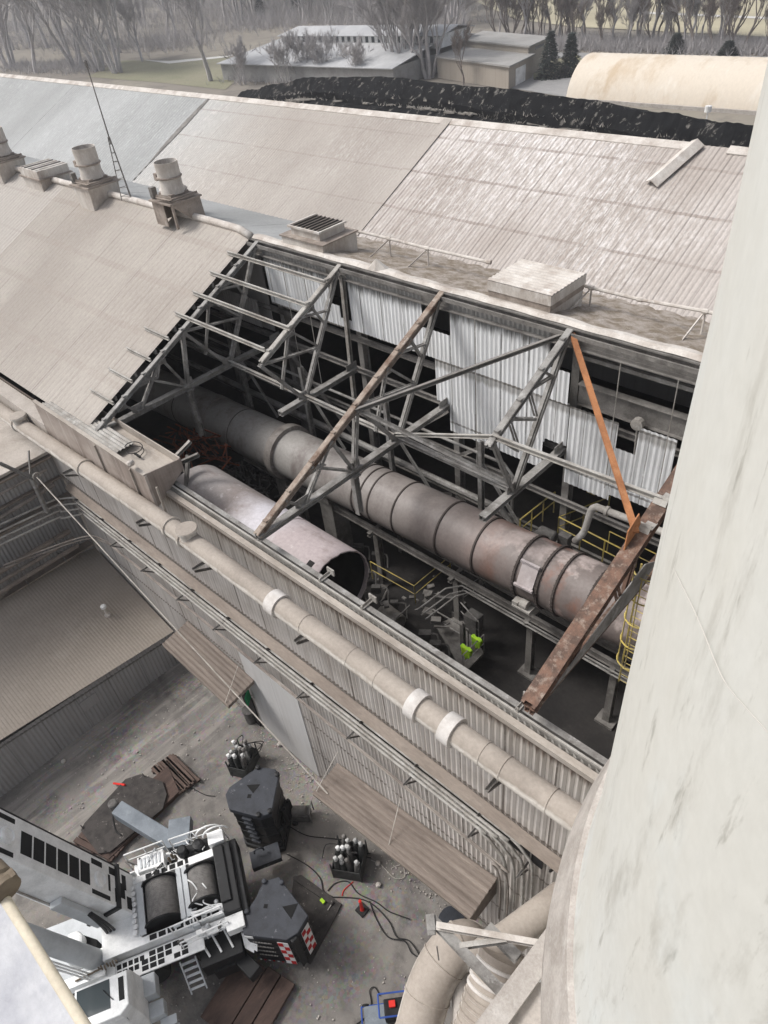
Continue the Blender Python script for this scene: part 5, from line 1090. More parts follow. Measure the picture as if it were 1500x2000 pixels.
# small fittings, hoses and brackets crowding the deck edges
rf = random.Random(12)
for i in range(46):
    if i % 2: a, b, z = rf.uniform(.3, 2.1), rf.uniform(.75, 1.7), rf.uniform(2.75, 3.15)
    else: a, b, z = rf.uniform(-1.9, 2.0), rf.uniform(-2.0, -1.15), rf.uniform(2.75, 3.2)
    mt = rf.choice(('crane_white', 'crane_white', 'crane_grey', 'black_paint', 'machine')); k = rf.random()
    if k < .4: part('fitting', mt, lambda m: cb(m, a, a + rf.uniform(.08, .3), b, b + rf.uniform(.05, .2), z - .3, z), None, .01)
    elif k < .7: part('deck_hose', mt, lambda m: m.tube(smooth_path([cp(a, b, z - .2), cp(a + rf.uniform(-.2, .2), b + rf.uniform(-.2, .2), z + .12), cp(a + rf.uniform(-.4, .4), b + rf.uniform(-.3, .3), z), cp(a + rf.uniform(-.6, .6), b + rf.uniform(-.2, .2), z - .3)], 4), .022, 5), None, 0)
    else: part('fitting', mt, lambda m: m.lathe(cp(a, b, z - .25), [(.07, 0), (.08, .04), (.08, .22), (.03, .28)], 10), None, 0)
for b, n_ in ((1.4, 5), (1.62, 4)):
    for i in range(n_): part('grip_panel', 'grip', lambda m: cb(m, -1.85 + i * .2, -1.7 + i * .2, b, b + .16, 2.582, 2.594), None, 0)
# operator cab
cab_c = (-2.95, -1.0, 2.15, 3.6)
def cabpoly(z, s_):
    a0, a1, b0, b1 = cab_c; ac, bc = (a0 + a1) / 2, (b0 + b1) / 2
    pts = [(a0, b0), (a1, b0), (a1, b1 - .25), (a1 - .3, b1), (a0 + .25, b1), (a0, b1 - .2)]
    return [cp(ac + (a - ac) * s_, bc + (b - bc) * s_, z) for a, b in pts]
mb = MB(); lv = [(1.7, .94), (2.2, 1.0), (2.9, 1.0), (3.75, .93), (3.95, .86)]
ringz = [cabpoly(z, s_) for z, s_ in lv]; nq = 6
mb.add([p for r in ringz for p in r], [(i * nq + k, i * nq + (k + 1) % nq, (i + 1) * nq + (k + 1) % nq, (i + 1) * nq + k) for i in range(len(lv) - 1) for k in range(nq)] + [tuple(range(nq))[::-1], tuple(range((len(lv) - 1) * nq, len(lv) * nq))])
cab = mb.build('cab', M['crane_white'], cr, False, .03)
mb = MB(); cb(mb, -2.75, -1.7, 2.32, 3.2, 3.94, 3.965); mb.build('roof_window', M['glass'], cab)
mb = MB(); cb(mb, -1.42, -1.25, 2.4, 3.1, 3.9, 3.965); mb.build('roof_slot', M['grip'], cab)
for (a0, a1) in ((-2.8, -2.1), (-2.0, -1.3)):
    mb = MB(); mb.slab([cp(a0, 3.575, 2.75), cp(a1, 3.575, 2.75), cp(a1, 3.54, 3.62), cp(a0, 3.54, 3.62)], .03); mb.build('side_window', M['glass'], cab)
mb = MB(); mb.slab([cp(-2.97, 2.3, 2.75), cp(-2.97, 3.35, 2.75), cp(-2.92, 3.3, 3.62), cp(-2.92, 2.35, 3.62)], .03); mb.build('windscreen', M['glass'], cab)
mb = MB(); mb.tube([cp(-1.9, 2.6, 3.98), cp(-1.6, 3.0, 3.98)], .015, 5); mb.build('wiper', M['black_paint'], cab)
part('cab_step', 'crane_white', lambda m: (cb(m, -2.6, -1.5, 3.65, 4.3, 1.5, 1.6), cb(m, -2.5, -1.3, 3.7, 4.0, 1.9, 1.95)))
for a in (-2.4, -1.4): part('grab_rail', 'crane_grey', lambda m: m.tube([cp(a, 3.7, 1.6), cp(a, 3.75, 2.5), cp(a + .4, 3.75, 2.5)], .03, 6), None, 0)
# front hood and pale machinery left of the cab
part('hood', 'crane_white', lambda m: m.prism([on_z(px, py, 0) + (on_z(146, 1850, 2.9) - on_z(146, 1850, 0)) for px, py in ((131, 1826), (150, 1818), (160, 1826), (158, 1862), (148, 1878), (130, 1878))], 2.1, 2.9), None, .12)
part('hatch', 'hole_shade', lambda m: m.prism([on_z(px, py, 2.5).xy.to_3d() for px, py in ((163, 1826), (190, 1835), (188, 1862), (166, 1876))], 2.0, 2.5))  # solid black block, the dark of an open hole is in its colour
part('hose_bundle', 'crane_white', lambda m: [m.tube(smooth_path([cp(-5.4 + .1 * i, .2 + .1 * i, 2.4), cp(-5.0, .5 + .12 * i, 2.7), cp(-4.9 + .06 * i, 1.2, 2.5), cp(-4.2, 1.7 + .1 * i, 2.6), cp(-3.4, 2.0 + .05 * i, 2.5)], 4), .035, 5) for i in range(5)], None, 0)
part('fender', 'crane_grey', lambda m: cb(m, -4.2, -3.1, 1.6, 2.2, 1.8, 2.2), None, .08)
# boom
BE = math.radians(73); BD = -CU * math.cos(BE) + CZ * math.sin(BE); BNn = CU * math.sin(BE) + CZ * math.cos(BE)
B0 = on_z(200, 1753, 3.6) - BD * .9
def bp(t, b, n): return B0 + BD * t + CV * b + BNn * n
mb = MB(); sec = [(-.75, .72), (.75, .72), (.75, -.35), (.5, -.75), (0, -.92), (-.5, -.75), (-.75, -.35)]
def boomseg(t0, t1, s_):
    mb = MB(); mb.add([bp(t, b * s_, n * s_) for t in (t0, t1) for b, n in sec], [(i, (i + 1) % 7, 7 + (i + 1) % 7, 7 + i) for i in range(7)] + [tuple(range(7))[::-1], tuple(range(7, 14))]); return mb
boom = boomseg(0, 9.2, 1).build('boom', M['crane_white'], cr, False, .03)
BX = (BD, CV, BNn)
def bmk(name, t0, t1, b0, b1, n0, n1, mat='grip', bev=0):
    mb = MB(); mb.box(bp((t0 + t1) / 2, (b0 + b1) / 2, (n0 + n1) / 2), (t1 - t0, b1 - b0, n1 - n0), BX); return mb.build(name, M[mat], boom, False, bev)
for i in range(6): bmk('black_marking', 2.6 + i * .58, 3.1 + i * .58, -.35, .42, .721, .728)
bmk('black_marking', 7.2, 8.0, -.4, .45, .721, .728)
for (t, b0, b1, w_) in ((.5, -.55, .0, .25), (.9, .1, .6, .3), (.2, .2, .65, .3), (1.0, -.62, -.35, .5), (1.9, -.62, -.42, .6), (1.5, .5, .66, .5), (2.0, .5, .66, .5), (6.3, -.62, -.45, .7), (6.3, .52, .68, .7), (1.45, -.3, .3, .12), (.6, -.2, .35, .25)): bmk('black_marking', t, t + w_, b0, b1, .721, .728)
for t in (2.05, 6.6):
    mb = MB(); mb.lathe(bp(t, .05, .72), [(.3, 0), (.3, .07), (.22, .1), (.2, .05), (.02, .05)], 24, BNn); mb.build('boss', M['crane_white'], boom, 'auto')
bmk('black_edge', .98, 1.16, -.82, .84, -.5, .82, 'black_paint', .02); bmk('foot_flange', -.3, -.1, -.9, .95, -.7, .72, 'crane_white', .02)
bmk('side_rail', .2, 9, -.8, -.75, .5, .72, 'black_paint'); bmk('side_tray', 1.2, 4.2, -1.0, -.78, .1, .45, 'steel_grey')
bmk('side_box', .9, 3.4, .76, 1.0, -.25, .2, 'crane_grey', .03); bmk('side_rib', 1, 9, .76, .8, -.34, -.28, 'steel_pale')
for i in range(3):
    mb = MB(); mb.tube(smooth_path([bp(.0, .95, -.1 - i * .15), bp(1.0, 1.05, .2 - i * .1), bp(2.0, 1.0, .3 - i * .05)], 5), .05, 6); mb.build('boom_hose', M['black_paint'], boom, True)
# luffing cylinder and pale pipes beside the boom
part('luffing_ram', 'crane_grey', lambda m: m.tube([cp(-2.4, .95, 2.2), cp(-2.4, .95, 2.2) + BD * 7.4], .34, 20), None, 0)
part('side_pipes', 'crane_white', lambda m: [m.tube([cp(-2.6, 1.35 + i * .1, 2.2), cp(-2.6, 1.35 + i * .1, 2.2) + BD * 6.8], .035, 6) for i in range(3)], None, 0)
# star outrigger beam on the far side
at_, ab_ = on_z(232, 1582, 1.6), on_z(372, 1668, 1.6)
mb = MB(); mb.beam(at_, ab_, .62, .6); arm = mb.build('outrigger_beam', M['blue_grey'], cr, False, .03)
mb = MB(); c = on_z(222, 1572, 1.7); mb.lathe(c - CZ * 1.5, [(.4, 0), (.42, .06), (.15, .2), (.15, 1.2), (.21, 1.25), (.21, 1.65), (.15, 1.7)], 20); mb.build('jack', M['machine'], arm, 'auto')
mb = MB(); mb.box(on_z(352, 1630, 1.9), (1.2, .9, .5), (V((.78, -.62, 0)), V((.62, .78, 0)), CZ)); mb.build('box', M['blue_grey'], arm, False, .02)
mb = MB(); mb.tube(smooth_path([at_ + V((-.2, -.3, -.3)), at_ + V((.3, -.55, -.6)), at_ + V((.8, -.5, -.4))], 4), .04, 6); mb.build('hose', M['rubber'], arm, True)
ang = V((CU.x * .2 + CV.x, CU.y * .2 + CV.y, 0)).normalized()
mb = MB(); mb.beam(cp(1.6, 1.3, 1.3), cp(2.6, 3.0, 1.3), .5, .5); mb.build('outrigger_beam', M['black_paint'], cr, False, .03)

# ------------------------------------------------------------------ counterweight stacks
zt = 3.3
P1 = [on_z(px, py, zt) for px, py in ((440, 1552), (448, 1537), (505, 1497), (538, 1502), (545, 1512), (530, 1588), (506, 1596), (447, 1580))]
t = thing('counterweight_stack', 'tall dark counterweight stack of black slabs beside the gas bottle rack', 'counterweight', V((-15.5, 5.6, 0)), 'counterweight stacks')
cen = sum(P1, V((0, 0, 0))) / len(P1); cen.z = 0
def ins(P, s_, dz=0): return [cen + (V((p.x, p.y, 0)) - cen) * s_ for p in P]
top_off = 0.
mb = MB(); mb.prism(P1, zt - .28, zt); mb.build('top_slab', M['cw_top'], t, False, .03)
zz = .35; k = 0
while zz + .36 < zt - .25:
    mb = MB(); mb.prism(ins(P1, .93 - .02 * (k % 2)), zz, zz + .36); mb.build('slab', M['black_paint'], t, False, .02); zz += .37; k += 1
mb = MB(); mb.prism(ins(P1, 1.0), .05, .33); mb.build('base_slab', M['black_paint'], t, False, .02)
c = on_z(492, 1540, zt); mb = MB(); mb.prism([on_z(px, py, 0) + (on_z(492, 1540, zt) - on_z(492, 1540, 0)) for px, py in ()] or [c + V((-.28, -.05, 0)), c + V((.2, -.1, 0)), c + V((.12, .34, 0))], zt - .01, zt + .012); mb.build('lifting_recess_shade', M['hole_shade'], t)  # flat black patch, recess shade painted on the slab top
c = on_z(487, 1555, zt); mb = MB(); mb.box(c + V((0, 0, 0)), (.16, .16, .014), (V((.8, .6, 0)), V((-.6, .8, 0)), CZ)); mb.build('lifting_recess_shade', M['hole_shade'], t)
e0 = (P1[6] - P1[7]).normalized(); nrm = V((e0.y, -e0.x, 0)); mid = P1[7].lerp(P1[6], .5)
for i in range(6):
    mb = MB(); mb.box(V((mid.x, mid.y, 2.75 - i * .38)) - nrm * .02, (.42, .12, .16), (e0, nrm, CZ)); mb.build('step', M['cw_top'], t, False, .01)
for k in (2, 4, 5, 6):
    mb = MB(); mb.lathe(P1[k] + (cen + V((0, 0, zt)) - P1[k]) * .06 - V((0, 0, .02)), [(.1, 0), (.1, .14), (.05, .16)], 10); mb.build('pin', M['black_paint'], t)
mb = MB()
for i in range(5): p = P1[4].lerp(P1[5], .1 + i * .2); q_ = V((p.x, p.y, 0)) + (V((p.x, p.y, 0)) - cen).normalized() * .05; mb.bx(q_.x - .08, q_.x + .08, q_.y - .08, q_.y + .08, .5 + .1 * i, 1.4 + .3 * (i % 3))
mb.build('side_bracket', M['black_paint'], t)
mb = MB(); q_ = cp(3.6, -1.3, 1.3); mb.box(q_ + V((.2, .1, -.3)), (1.2, .7, .3), AX); mb.tube(arc(q_ + V((0, 0, .1)), .2, -.4, 3.5, 8, CU, CZ), .035, 6); mb.build('hook_plate', M['cw_top'], t)
# second stack, with hazard panels
zt = 2.85
P2 = [on_z(px, py, zt) for px, py in ((472, 1806), (480, 1782), (500, 1752), (506, 1738), (516, 1720), (545, 1712), (552, 1722), (602, 1788), (582, 1822), (560, 1836), (476, 1826))]
t = thing('counterweight_stack', 'wedge shaped counterweight stack with red and white hazard panels near the timber mat', 'counterweight', V((-11.7, 2.9, 0)), 'counterweight stacks')
cen = sum(P2, V((0, 0, 0))) / len(P2); cen.z = 0
mb = MB(); mb.prism(P2, zt - .25, zt); mb.build('top_slab', M['cw_top'], t, False, .03)
k = 0; zz = .75
while zz + .36 < zt - .25:
    mb = MB(); mb.prism(ins(P2, .97 - .012 * (k % 2)), zz, zz + .36); mb.build('slab', M['black_paint'], t, False, .02); zz += .365; k += 1
mb = MB(); mb.prism(ins(P2, .9), .22, .74); mb.build('base_slab', M['black_paint'], t, False, .02)
c = on_z(566, 1778, zt); mb = MB(); mb.prism([c + V((-.3, -.1, 0)), c + V((.26, -.16, 0)), c + V((.05, .36, 0))], zt - .01, zt + .012); mb.build('lifting_recess_shade', M['hole_shade'], t)  # recess depth only painted as black on the flat top
c = on_z(519, 1770, zt); mb = MB(); mb.box(c, (.14, .14, .014), (V((.8, .6, 0)), V((-.6, .8, 0)), CZ)); mb.build('lifting_recess_shade', M['hole_shade'], t)
def face_panel(pa, pb, u0, u1, z0, z1, name, mat, out=.02, par=None, skew=0.):
    d = (V((pb.x, pb.y, 0)) - V((pa.x, pa.y, 0))); n_ = V((d.y, -d.x, 0)).normalized()
    if n_.dot(V((pa.x, pa.y, 0)) - cen) < 0: n_ = -n_
    b = V((pa.x, pa.y, 0)); mb = MB()
    q = [b + d * u0 + n_ * out + CZ * z0, b + d * u1 + n_ * out + CZ * z0, b + d * (u1 + skew) + n_ * out + CZ * z1, b + d * (u0 + skew) + n_ * out + CZ * z1]
    if (q[1] - q[0]).cross(q[3] - q[0]).dot(n_) < 0: q = q[::-1]
    mb.slab(q, .015); return mb.build(name, M[mat], par or t)
A_, B_ = P2[10], P2[9]                          # face with lettering, towards the camera
hz1 = face_panel(A_, B_, .74, .99, .5, 2.55, 'hazard_panel', 'white', .02)
for i in range(6):
    z = .52 + i * .34; face_panel(A_, B_, .75 + (0 if i % 2 else .12), .865 + (0 if i % 2 else .12), z, z + .3, 'red_stripe', 'red', .032, hz1, .0)
hz2 = face_panel(P2[8], P2[7], .15, .8, .5, 2.55, 'hazard_panel', 'white', .02)
for i in range(6):
    z = .52 + i * .34; face_panel(P2[8], P2[7], .16 + (0 if i % 2 else .3), .46 + (0 if i % 2 else .3), z, z + .3, 'red_stripe', 'red', .032, hz2)
for i in range(4):                              # rows of small faded stencil marks, too worn to read
    lt = face_panel(A_, B_, .12 + .04 * (i % 2), .6, 1.0 + i * .4, 1.005 + i * .4, 'stencil_row', 'black_paint', .012)
    for j in range(12):
        face_panel(A_, B_, .14 + .037 * j, .14 + .037 * j + .022, 1.03 + i * .4, 1.03 + i * .4 + (.09 if (j * 7 + i) % 3 else .07), 'stencil_mark', 'steel_pale', .012, lt, .008 * (j % 2))
face_panel(A_, B_, .0, .2, 2.62, 2.8, 'white_tag', 'white', .02)
mb = MB(); c = P2[9].lerp(P2[8], .5); mb.bx(c.x - .13, c.x + .13, c.y - .13, c.y + .13, .4, 2.75); mb.build('corner_column', M['black_paint'], t, False, .03)
for k in (1, 4, 6): 
    mb = MB(); mb.lathe(P2[k] + (cen + V((0, 0, zt)) - P2[k]) * .05 - V((0, 0, .02)), [(.09, 0), (.09, .12), (.05, .14)], 10); mb.build('pin', M['cw_top'], t)
for i in range(9): face_panel(A_, B_, .02 + i * .11, .07 + i * .11, .24, .3, 'red_stripe' if i % 2 else 'white_stripe', 'red' if i % 2 else 'white', -.06)

# ------------------------------------------------------------------ mats, plates and small things in the yard
def mat_boards(label, A, B, Cc, n, th, mat, z0=0.03, gap=.02, nm='timber_mat', bearers=True):
    """A origin corner, B along the boards, Cc across"""
    A, B, Cc = V(A), V(B), V(Cc); t = thing(nm, label, 'timber mat', A.lerp(B, .5).lerp(Cc, .3))
    d = (B - A); e = (Cc - A); D = d.normalized(); E_ = e.normalized(); w_ = e.length / n
    for i in range(n):
        c = A + d * .5 + e * ((i + .5) / n); L_ = d.length * (1 - .03 * random.random()); zz = z0 + th / 2 + (.12 if bearers else 0)
        mb = MB(); mb.box((c.x + random.uniform(-.03, .03), c.y + random.uniform(-.03, .03), zz), (L_, w_ - gap, th), (D, V((-D.y, D.x, 0)), CZ)); mb.build('board', M[mat], t, False, .012)
    if bearers:
        for k in (.08, .5, .92):
            c = A + d * k + e * .5; mb = MB(); mb.box((c.x, c.y, z0 + .06), (e.length, .14, .12), (E_, V((-E_.y, E_.x, 0)), CZ)); mb.build('bearer', M[mat], t)
    return t
g0 = lambda px, py, z=0: on_z(px, py, z)
mat_boards('gapped timber mat under the far outrigger jack, beyond the plate', g0(292, 1502, .2), g0(340, 1556, .2), g0(335, 1472, .2), 3, .12, 'timber', 0.02, .1)
mat_boards('timber mat with wide gaps, at the far right end by the black plate', g0(340, 1470, .2), g0(393, 1522, .2), g0(296, 1500, .2), 5, .12, 'timber', 0.02, .12)
mat_boards('rotten red timber mat at the near left end of the black plate', g0(130, 1655, .2), g0(205, 1695, .2), g0(172, 1615, .2), 4, .12, 'timber_red', 0.02, .05)
A = g0(186, 1668, .2)
t = thing('steel_plate', 'big black muddy eight sided steel plate lying over timber mats under the outrigger', 'steel plate', g0(250, 1590))
mb = MB(); mb.prism([g0(px, py, .4) for px, py in ((158, 1622), (165, 1608), (245, 1522), (275, 1512), (318, 1527), (326, 1552), (318, 1580), (215, 1664), (192, 1667))], .34, .42); mb.build('plate', M['plate'], t, False, .01)
mb = MB(); mb.prism([g0(px, py, .1) for px, py in ((165, 1640), (330, 1500), (352, 1550), (215, 1682))], .05, .3); mb.build('timber_layer', M['timber_red'], t)
for px, py in ((160, 1615), (280, 1514), (205, 1664)):
    mb = MB(); mb.tube(arc(g0(px, py, .45), .09, 0, math.pi, 6, (1, 0, 0), (0, 0, 1)), .025, 6); mb.build('lifting_eye', M['plate'], t)
mat_boards('broad dark red timber mat in front of the hazard striped counterweight', g0(388, 1990, .2), g0(470, 1862, .2), g0(500, 2055, .2), 4, .16, 'timber_red', 0.02, .03)
mb = MB(); mb.prism([g0(px, py, .15) for px, py in ((573, 1712), (588, 1708), (667, 1765), (655, 1790), (605, 1882), (560, 1850))], .02, .14); t = thing('steel_plate', 'black muddy steel plate under the hazard striped counterweight', 'steel plate', g0(610, 1790)); mb.build('plate', M['plate'], t, False, .015)
mb = MB(); mb.beam(g0(575, 1715, .2), g0(650, 1765, .2), .14, .1); mb.build('edge_bar', M['plate'], t)
mb = MB(); c = g0(630, 1760, .22); mb.box(c, (.2, .12, .1)); o = mb.build('glove', M['hivis']); tag(o, 'small yellow green glove lying on the steel plate', 'glove')
mb = MB(); mb.tube([g0(640, 1778, .18), g0(650, 1762, .18)], .025, 6); o = mb.build('steel_rod', M['steel_pale']); tag(o, 'short pale rod lying on the steel plate near its corner', 'rod')
def bottle_rack(label, c, ang, nx, ny, tones, frame, seed):
    random.seed(seed); t = thing('gas_bottle_rack', label, 'gas bottles', c, 'racks of gas bottles'); ca, sa = math.cos(ang), math.sin(ang); A = (V((ca, sa, 0)), V((-sa, ca, 0)), CZ)
    sp = .27
    mb = MB(); w_, d_ = nx * sp + .1, ny * sp + .1
    mb.box(c + CZ * .08, (w_, d_, .1), A); mb.box(c + CZ * .45 + A[1] * (d_ / 2), (w_, .03, .7), A); mb.box(c + CZ * .45 - A[1] * (d_ / 2), (w_, .03, .7), A); mb.box(c + CZ * .45 + A[0] * (w_ / 2), (.03, d_, .7), A); mb.box(c + CZ * .45 - A[0] * (w_ / 2), (.03, d_, .7), A)
    for sx in (-1, 1):
        for sy in (-1, 1): mb.tube([c + A[0] * sx * w_ / 2 + A[1] * sy * d_ / 2, c + A[0] * sx * w_ / 2 + A[1] * sy * d_ / 2 + CZ * 1.2], .03, 6)
    mb.build('frame', M[frame], t)
    for i in range(nx):
        for j in range(ny):
            if random.random() < .12: continue
            p = c + A[0] * ((i - (nx - 1) / 2) * sp + random.uniform(-.05, .05)) + A[1] * ((j - (ny - 1) / 2) * sp + random.uniform(-.05, .05)) + CZ * .14; h = random.uniform(1.0, 1.5); tl = V((random.gauss(0, .07), random.gauss(0, .07), 1)); mt = random.choice(tones)
            mb = MB(); mb.lathe(p, [(.11, 0), (.115, .03), (.115, h - .22), (.09, h - .1), (.045, h - .02), (.04, h + .02)], 14, tl); o = mb.build('bottle', M[mt], t, 'auto')
            mb = MB(); mb.lathe(p + tl.normalized() * (h + .01), [(.085, -.06), (.09, .12), (.05, .17)], 8); mb.box(p + tl.normalized() * (h + .08), (.22, .06, .05), A); mb.build('valve', M[random.choice(('cyl_white', 'cyl_white', 'steel_dim', 'white'))], o)
    for k in range(4):
        q0 = c + A[0] * random.uniform(-.4, .4) + A[1] * random.uniform(-.4, .4) + CZ * 1.35; mb = MB(); mb.tube(smooth_path([q0, q0 + V((random.uniform(-.3, .3), random.uniform(-.3, .3), .15)), q0 + V((random.uniform(-.6, .6), random.uniform(-.6, .6), -.2)), q0 + V((random.uniform(-.8, .8), random.uniform(-.8, .8), -1.2))], 4), .02, 5); mb.build('gas_hose', M['rubber'], t)
    return t
bottle_rack('gas bottle rack with white capped bottles, half behind the tall dark counterweight', g0(480, 1497), .45, 3, 4, ['cyl_dark', 'machine', 'cyl_white'], 'cyl_dark', 3)
bottle_rack('rack of pale and dark gas bottles in a dark frame below the long canopy', g0(686, 1690), .55, 4, 4, ['machine', 'cyl_dark', 'cyl_dark'], 'cyl_dark', 9)
c = g0(590, 1597); t = thing('welding_machine', 'small dusty grey machine on the ground right of the tall counterweight', 'machine', c)
A = (V((.75, .66, 0)), V((-.66, .75, 0)), CZ)
mb = MB(); mb.box(c + CZ * .35, (.85, .55, .5), A); mb.build('body', M['machine'], t, False, .05)
mb = MB(); mb.lathe(c + CZ * .62 - A[0] * .35, [(.16, 0), (.2, .04), (.2, .6), (.16, .64)], 14, A[0]); mb.build('tank', M['steel_dim'], t, 'auto')
mb = MB(); mb.tube([c + A[0] * .5 - A[1] * .3 + CZ * .1, c + A[0] * .5 - A[1] * .3 + CZ * .9, c + A[0] * .5 + A[1] * .3 + CZ * .9, c + A[0] * .5 + A[1] * .3 + CZ * .1], .03, 6); mb.build('handle', M['steel_grey'], t)
for s_ in (-1, 1):
    mb = MB(); mb.lathe(c - A[0] * .25 + A[1] * s_ * .32 + CZ * .12, [(.02, -.04), (.13, -.04), (.13, .04), (.02, .04)], 12, A[1]); mb.build('wheel', M['rubber'], t)
c = g0(708, 1778); t = thing('delineator_post', 'red post on a square black rubber foot in the open yard', 'safety post', c)
mb = MB(); mb.box(c + CZ * .05, (.42, .42, .1)); mb.build('foot', M['rubber'], t, False, .02)
mb = MB(); mb.lathe(c + CZ * .1, [(.09, 0), (.07, .1), (.055, .75), (.07, .78), (.03, .82)], 12); mb.build('post', M['bright_red'], t, 'auto')
c = g0(232, 1533, .45); mb = MB(); mb.tube([g0(222, 1530, .1), g0(244, 1533, .5)], .05, 8); o = mb.build('red_stake', M['bright_red']); tag(o, 'small red stake lying at the far edge of the big steel plate', 'stake')
# hoses and cables on the ground
def hose(label, pxs, r=.022, mat='rubber', z=.06):
    mb = MB(); mb.tube(smooth_path([g0(px, py, z) for px, py in pxs], 6), r, 6); o = mb.build('ground_hose', M[mat], None, True); tag(o, label, 'hose')
hose('dark hose running from the welding machine to the second bottle rack', [(567, 1615), (600, 1632), (650, 1638), (690, 1645), (700, 1665)])
hose('dark hose from the tall counterweight curving down to the black plate', [(560, 1668), (600, 1690), (625, 1715), (632, 1740), (650, 1752)])
hose('dark hose looping from the bottle rack past the red post', [(640, 1740), (655, 1725), (680, 1722), (700, 1745), (735, 1762), (760, 1780), (800, 1795)])
hose('long dark hose from the red post curling down to the elbow duct', [(650, 1752), (700, 1755), (730, 1768), (760, 1800), (775, 1830), (800, 1838), (822, 1870)])
hose('second long dark hose curling to the elbow duct, the left of the pair', [(722, 1760), (735, 1795), (758, 1830), (790, 1838), (805, 1862), (825, 1872)])
hose('thin red hose trailing from the second bottle rack', [(690, 1722), (672, 1738), (668, 1750)], .018, 'bright_red')
hose('thin pale hose coiled on the ground by the long canopy', [(725, 1680), (745, 1690), (770, 1715), (790, 1712), (785, 1690), (765, 1695)], .014, 'cable')
hose('thin dark rope from the gapped timber mat across the gravel', [(330, 1530), (370, 1538), (400, 1552), (420, 1555)], .016)
hose('dark hose with a loop at the lower edge of the yard', [(690, 2005), (715, 1985), (725, 1960), (722, 1935), (732, 1928), (742, 1945)], .02)
for px, py, lb_ in ((737, 1687, 'pale scrap of packing by the canopy, the farther of two'), (738, 1729, 'pale scrap of packing in the open yard, the nearer of two'), (545, 1455, 'pale lump of debris at the foot of the flat wall sheet'), (124, 1500 - 12, 'pale stone at the foot of the left shed wall')):
    c = g0(px, py, .05); mb = MB(); mb.lathe(c, [(.06, 0), (.12, .05), (.09, .14), (.02, .16)], 6, (.3, .2, .9)); o = mb.build('debris', M['vent']); tag(o, lb_, 'debris')
# stones strewn over the gravel
mb = MB(); random.seed(3)
for i in range(1800):
    x = random.uniform(-27, -3); y = random.uniform(-4, 8.4); r = random.choice((.008, .01, .012, .016, .022, .03))
    if i > 1300: x = random.uniform(-20, -6); y = 8.5 - abs(random.gauss(0, .6))
    mb.box((x, y, r * .4 + .02), (r * 2.2, r * 1.6, r * 1.3), (V((math.cos(i), math.sin(i), 0)), V((-math.sin(i), math.cos(i), 0)), CZ))
o = mb.build('loose_stones', M['concrete']); tag(o, 'small loose stones scattered over the yard gravel', 'stones', None, 'stuff')
# blue trolley at the lower edge
c = g0(757, 1985); t = thing('tool_trolley', 'blue tubular trolley carrying a dark case with a red lid at the lower photo edge', 'trolley', c)
A = (V((.66, .75, 0)), V((-.75, .66, 0)), CZ)
def q3(a, b, z): return c + A[0] * a + A[1] * b + CZ * z
mb = MB()
for b in (-.35, .35): mb.tube([q3(-.9, b, .15), q3(.6, b, .15), q3(.75, b, 1.2), q3(-.2, b, 1.25)], .03, 6)
for a, z in ((-.9, .15), (.6, .15), (.75, 1.2), (-.2, 1.25)): mb.tube([q3(a, -.35, z), q3(a, .35, z)], .03, 6)
mb.build('frame', M['blue'], t)
mb = MB(); mb.box(q3(.3, 0, .6), (.7, .6, .5), A); mb.build('case', M['rubber'], t, False, .03)
mb = MB(); mb.box(q3(.25, .1, .9), (.22, .2, .12), A); mb.build('red_lid', M['bright_red'], t)
mb = MB(); mb.box(q3(-.4, 0, .3), (.8, .6, .05), A); mb.build('tray', M['blue_grey'], t)
for a in (-.75, .5):
    for b in (-.38, .38):
        mb = MB(); mb.lathe(q3(a, b, .13), [(.02, -.03), (.13, -.03), (.13, .03), (.02, .03)], 12, A[1]); mb.build('wheel', M['rubber'], t)
c = g0(880, 1802, .1); t = thing('hose_reel', 'dark blue hose reel on the ground past the long canopy end', 'hose reel', c)
mb = MB(); mb.lathe(c, [(.1, 0), (.5, .02), (.5, .06), (.25, .08), (.25, .3), (.48, .32), (.48, .36), (.1, .38)], 20, (.2, .1, 1)); mb.build('reel', M['cw_top'], t, 'auto')
# ------------------------------------------------------------------ background: ground cover, paths
def flat(name, pts, z, mat):
    mb = MB(); mb.add([(on_z(px, py, z).x, on_z(px, py, z).y, z) for px, py in pts], [tuple(range(len(pts)))]); return struct(name, mb, mat)
flat('grass', [(170, 150), (240, 118), (330, 118), (445, 108), (470, 150), (440, 175), (300, 160)], .02, M['grass'])
flat('path', [(280, 117), (330, 119), (450, 108), (470, 104), (440, 112), (330, 124)], .05, M['pale_path'])
flat('road', [(1000, 100), (1500, 110), (1500, 122), (1160, 112), (1100, 120), (1130, 175), (1110, 190), (1000, 172)], .02, M['asphalt'])
flat('lawn', [(1040, 122), (1130, 108), (1150, 130), (1130, 150), (1042, 155)], .05, M['grass'])
flat('field', [(760, -60), (900, -10), (1010, 38), (1120, 52), (1500, 72), (1500, -90)], .12, M['field'])
flat('path', [(1240, 22), (1500, 33), (1500, 37), (1240, 26)], .2, M['pale_path'])
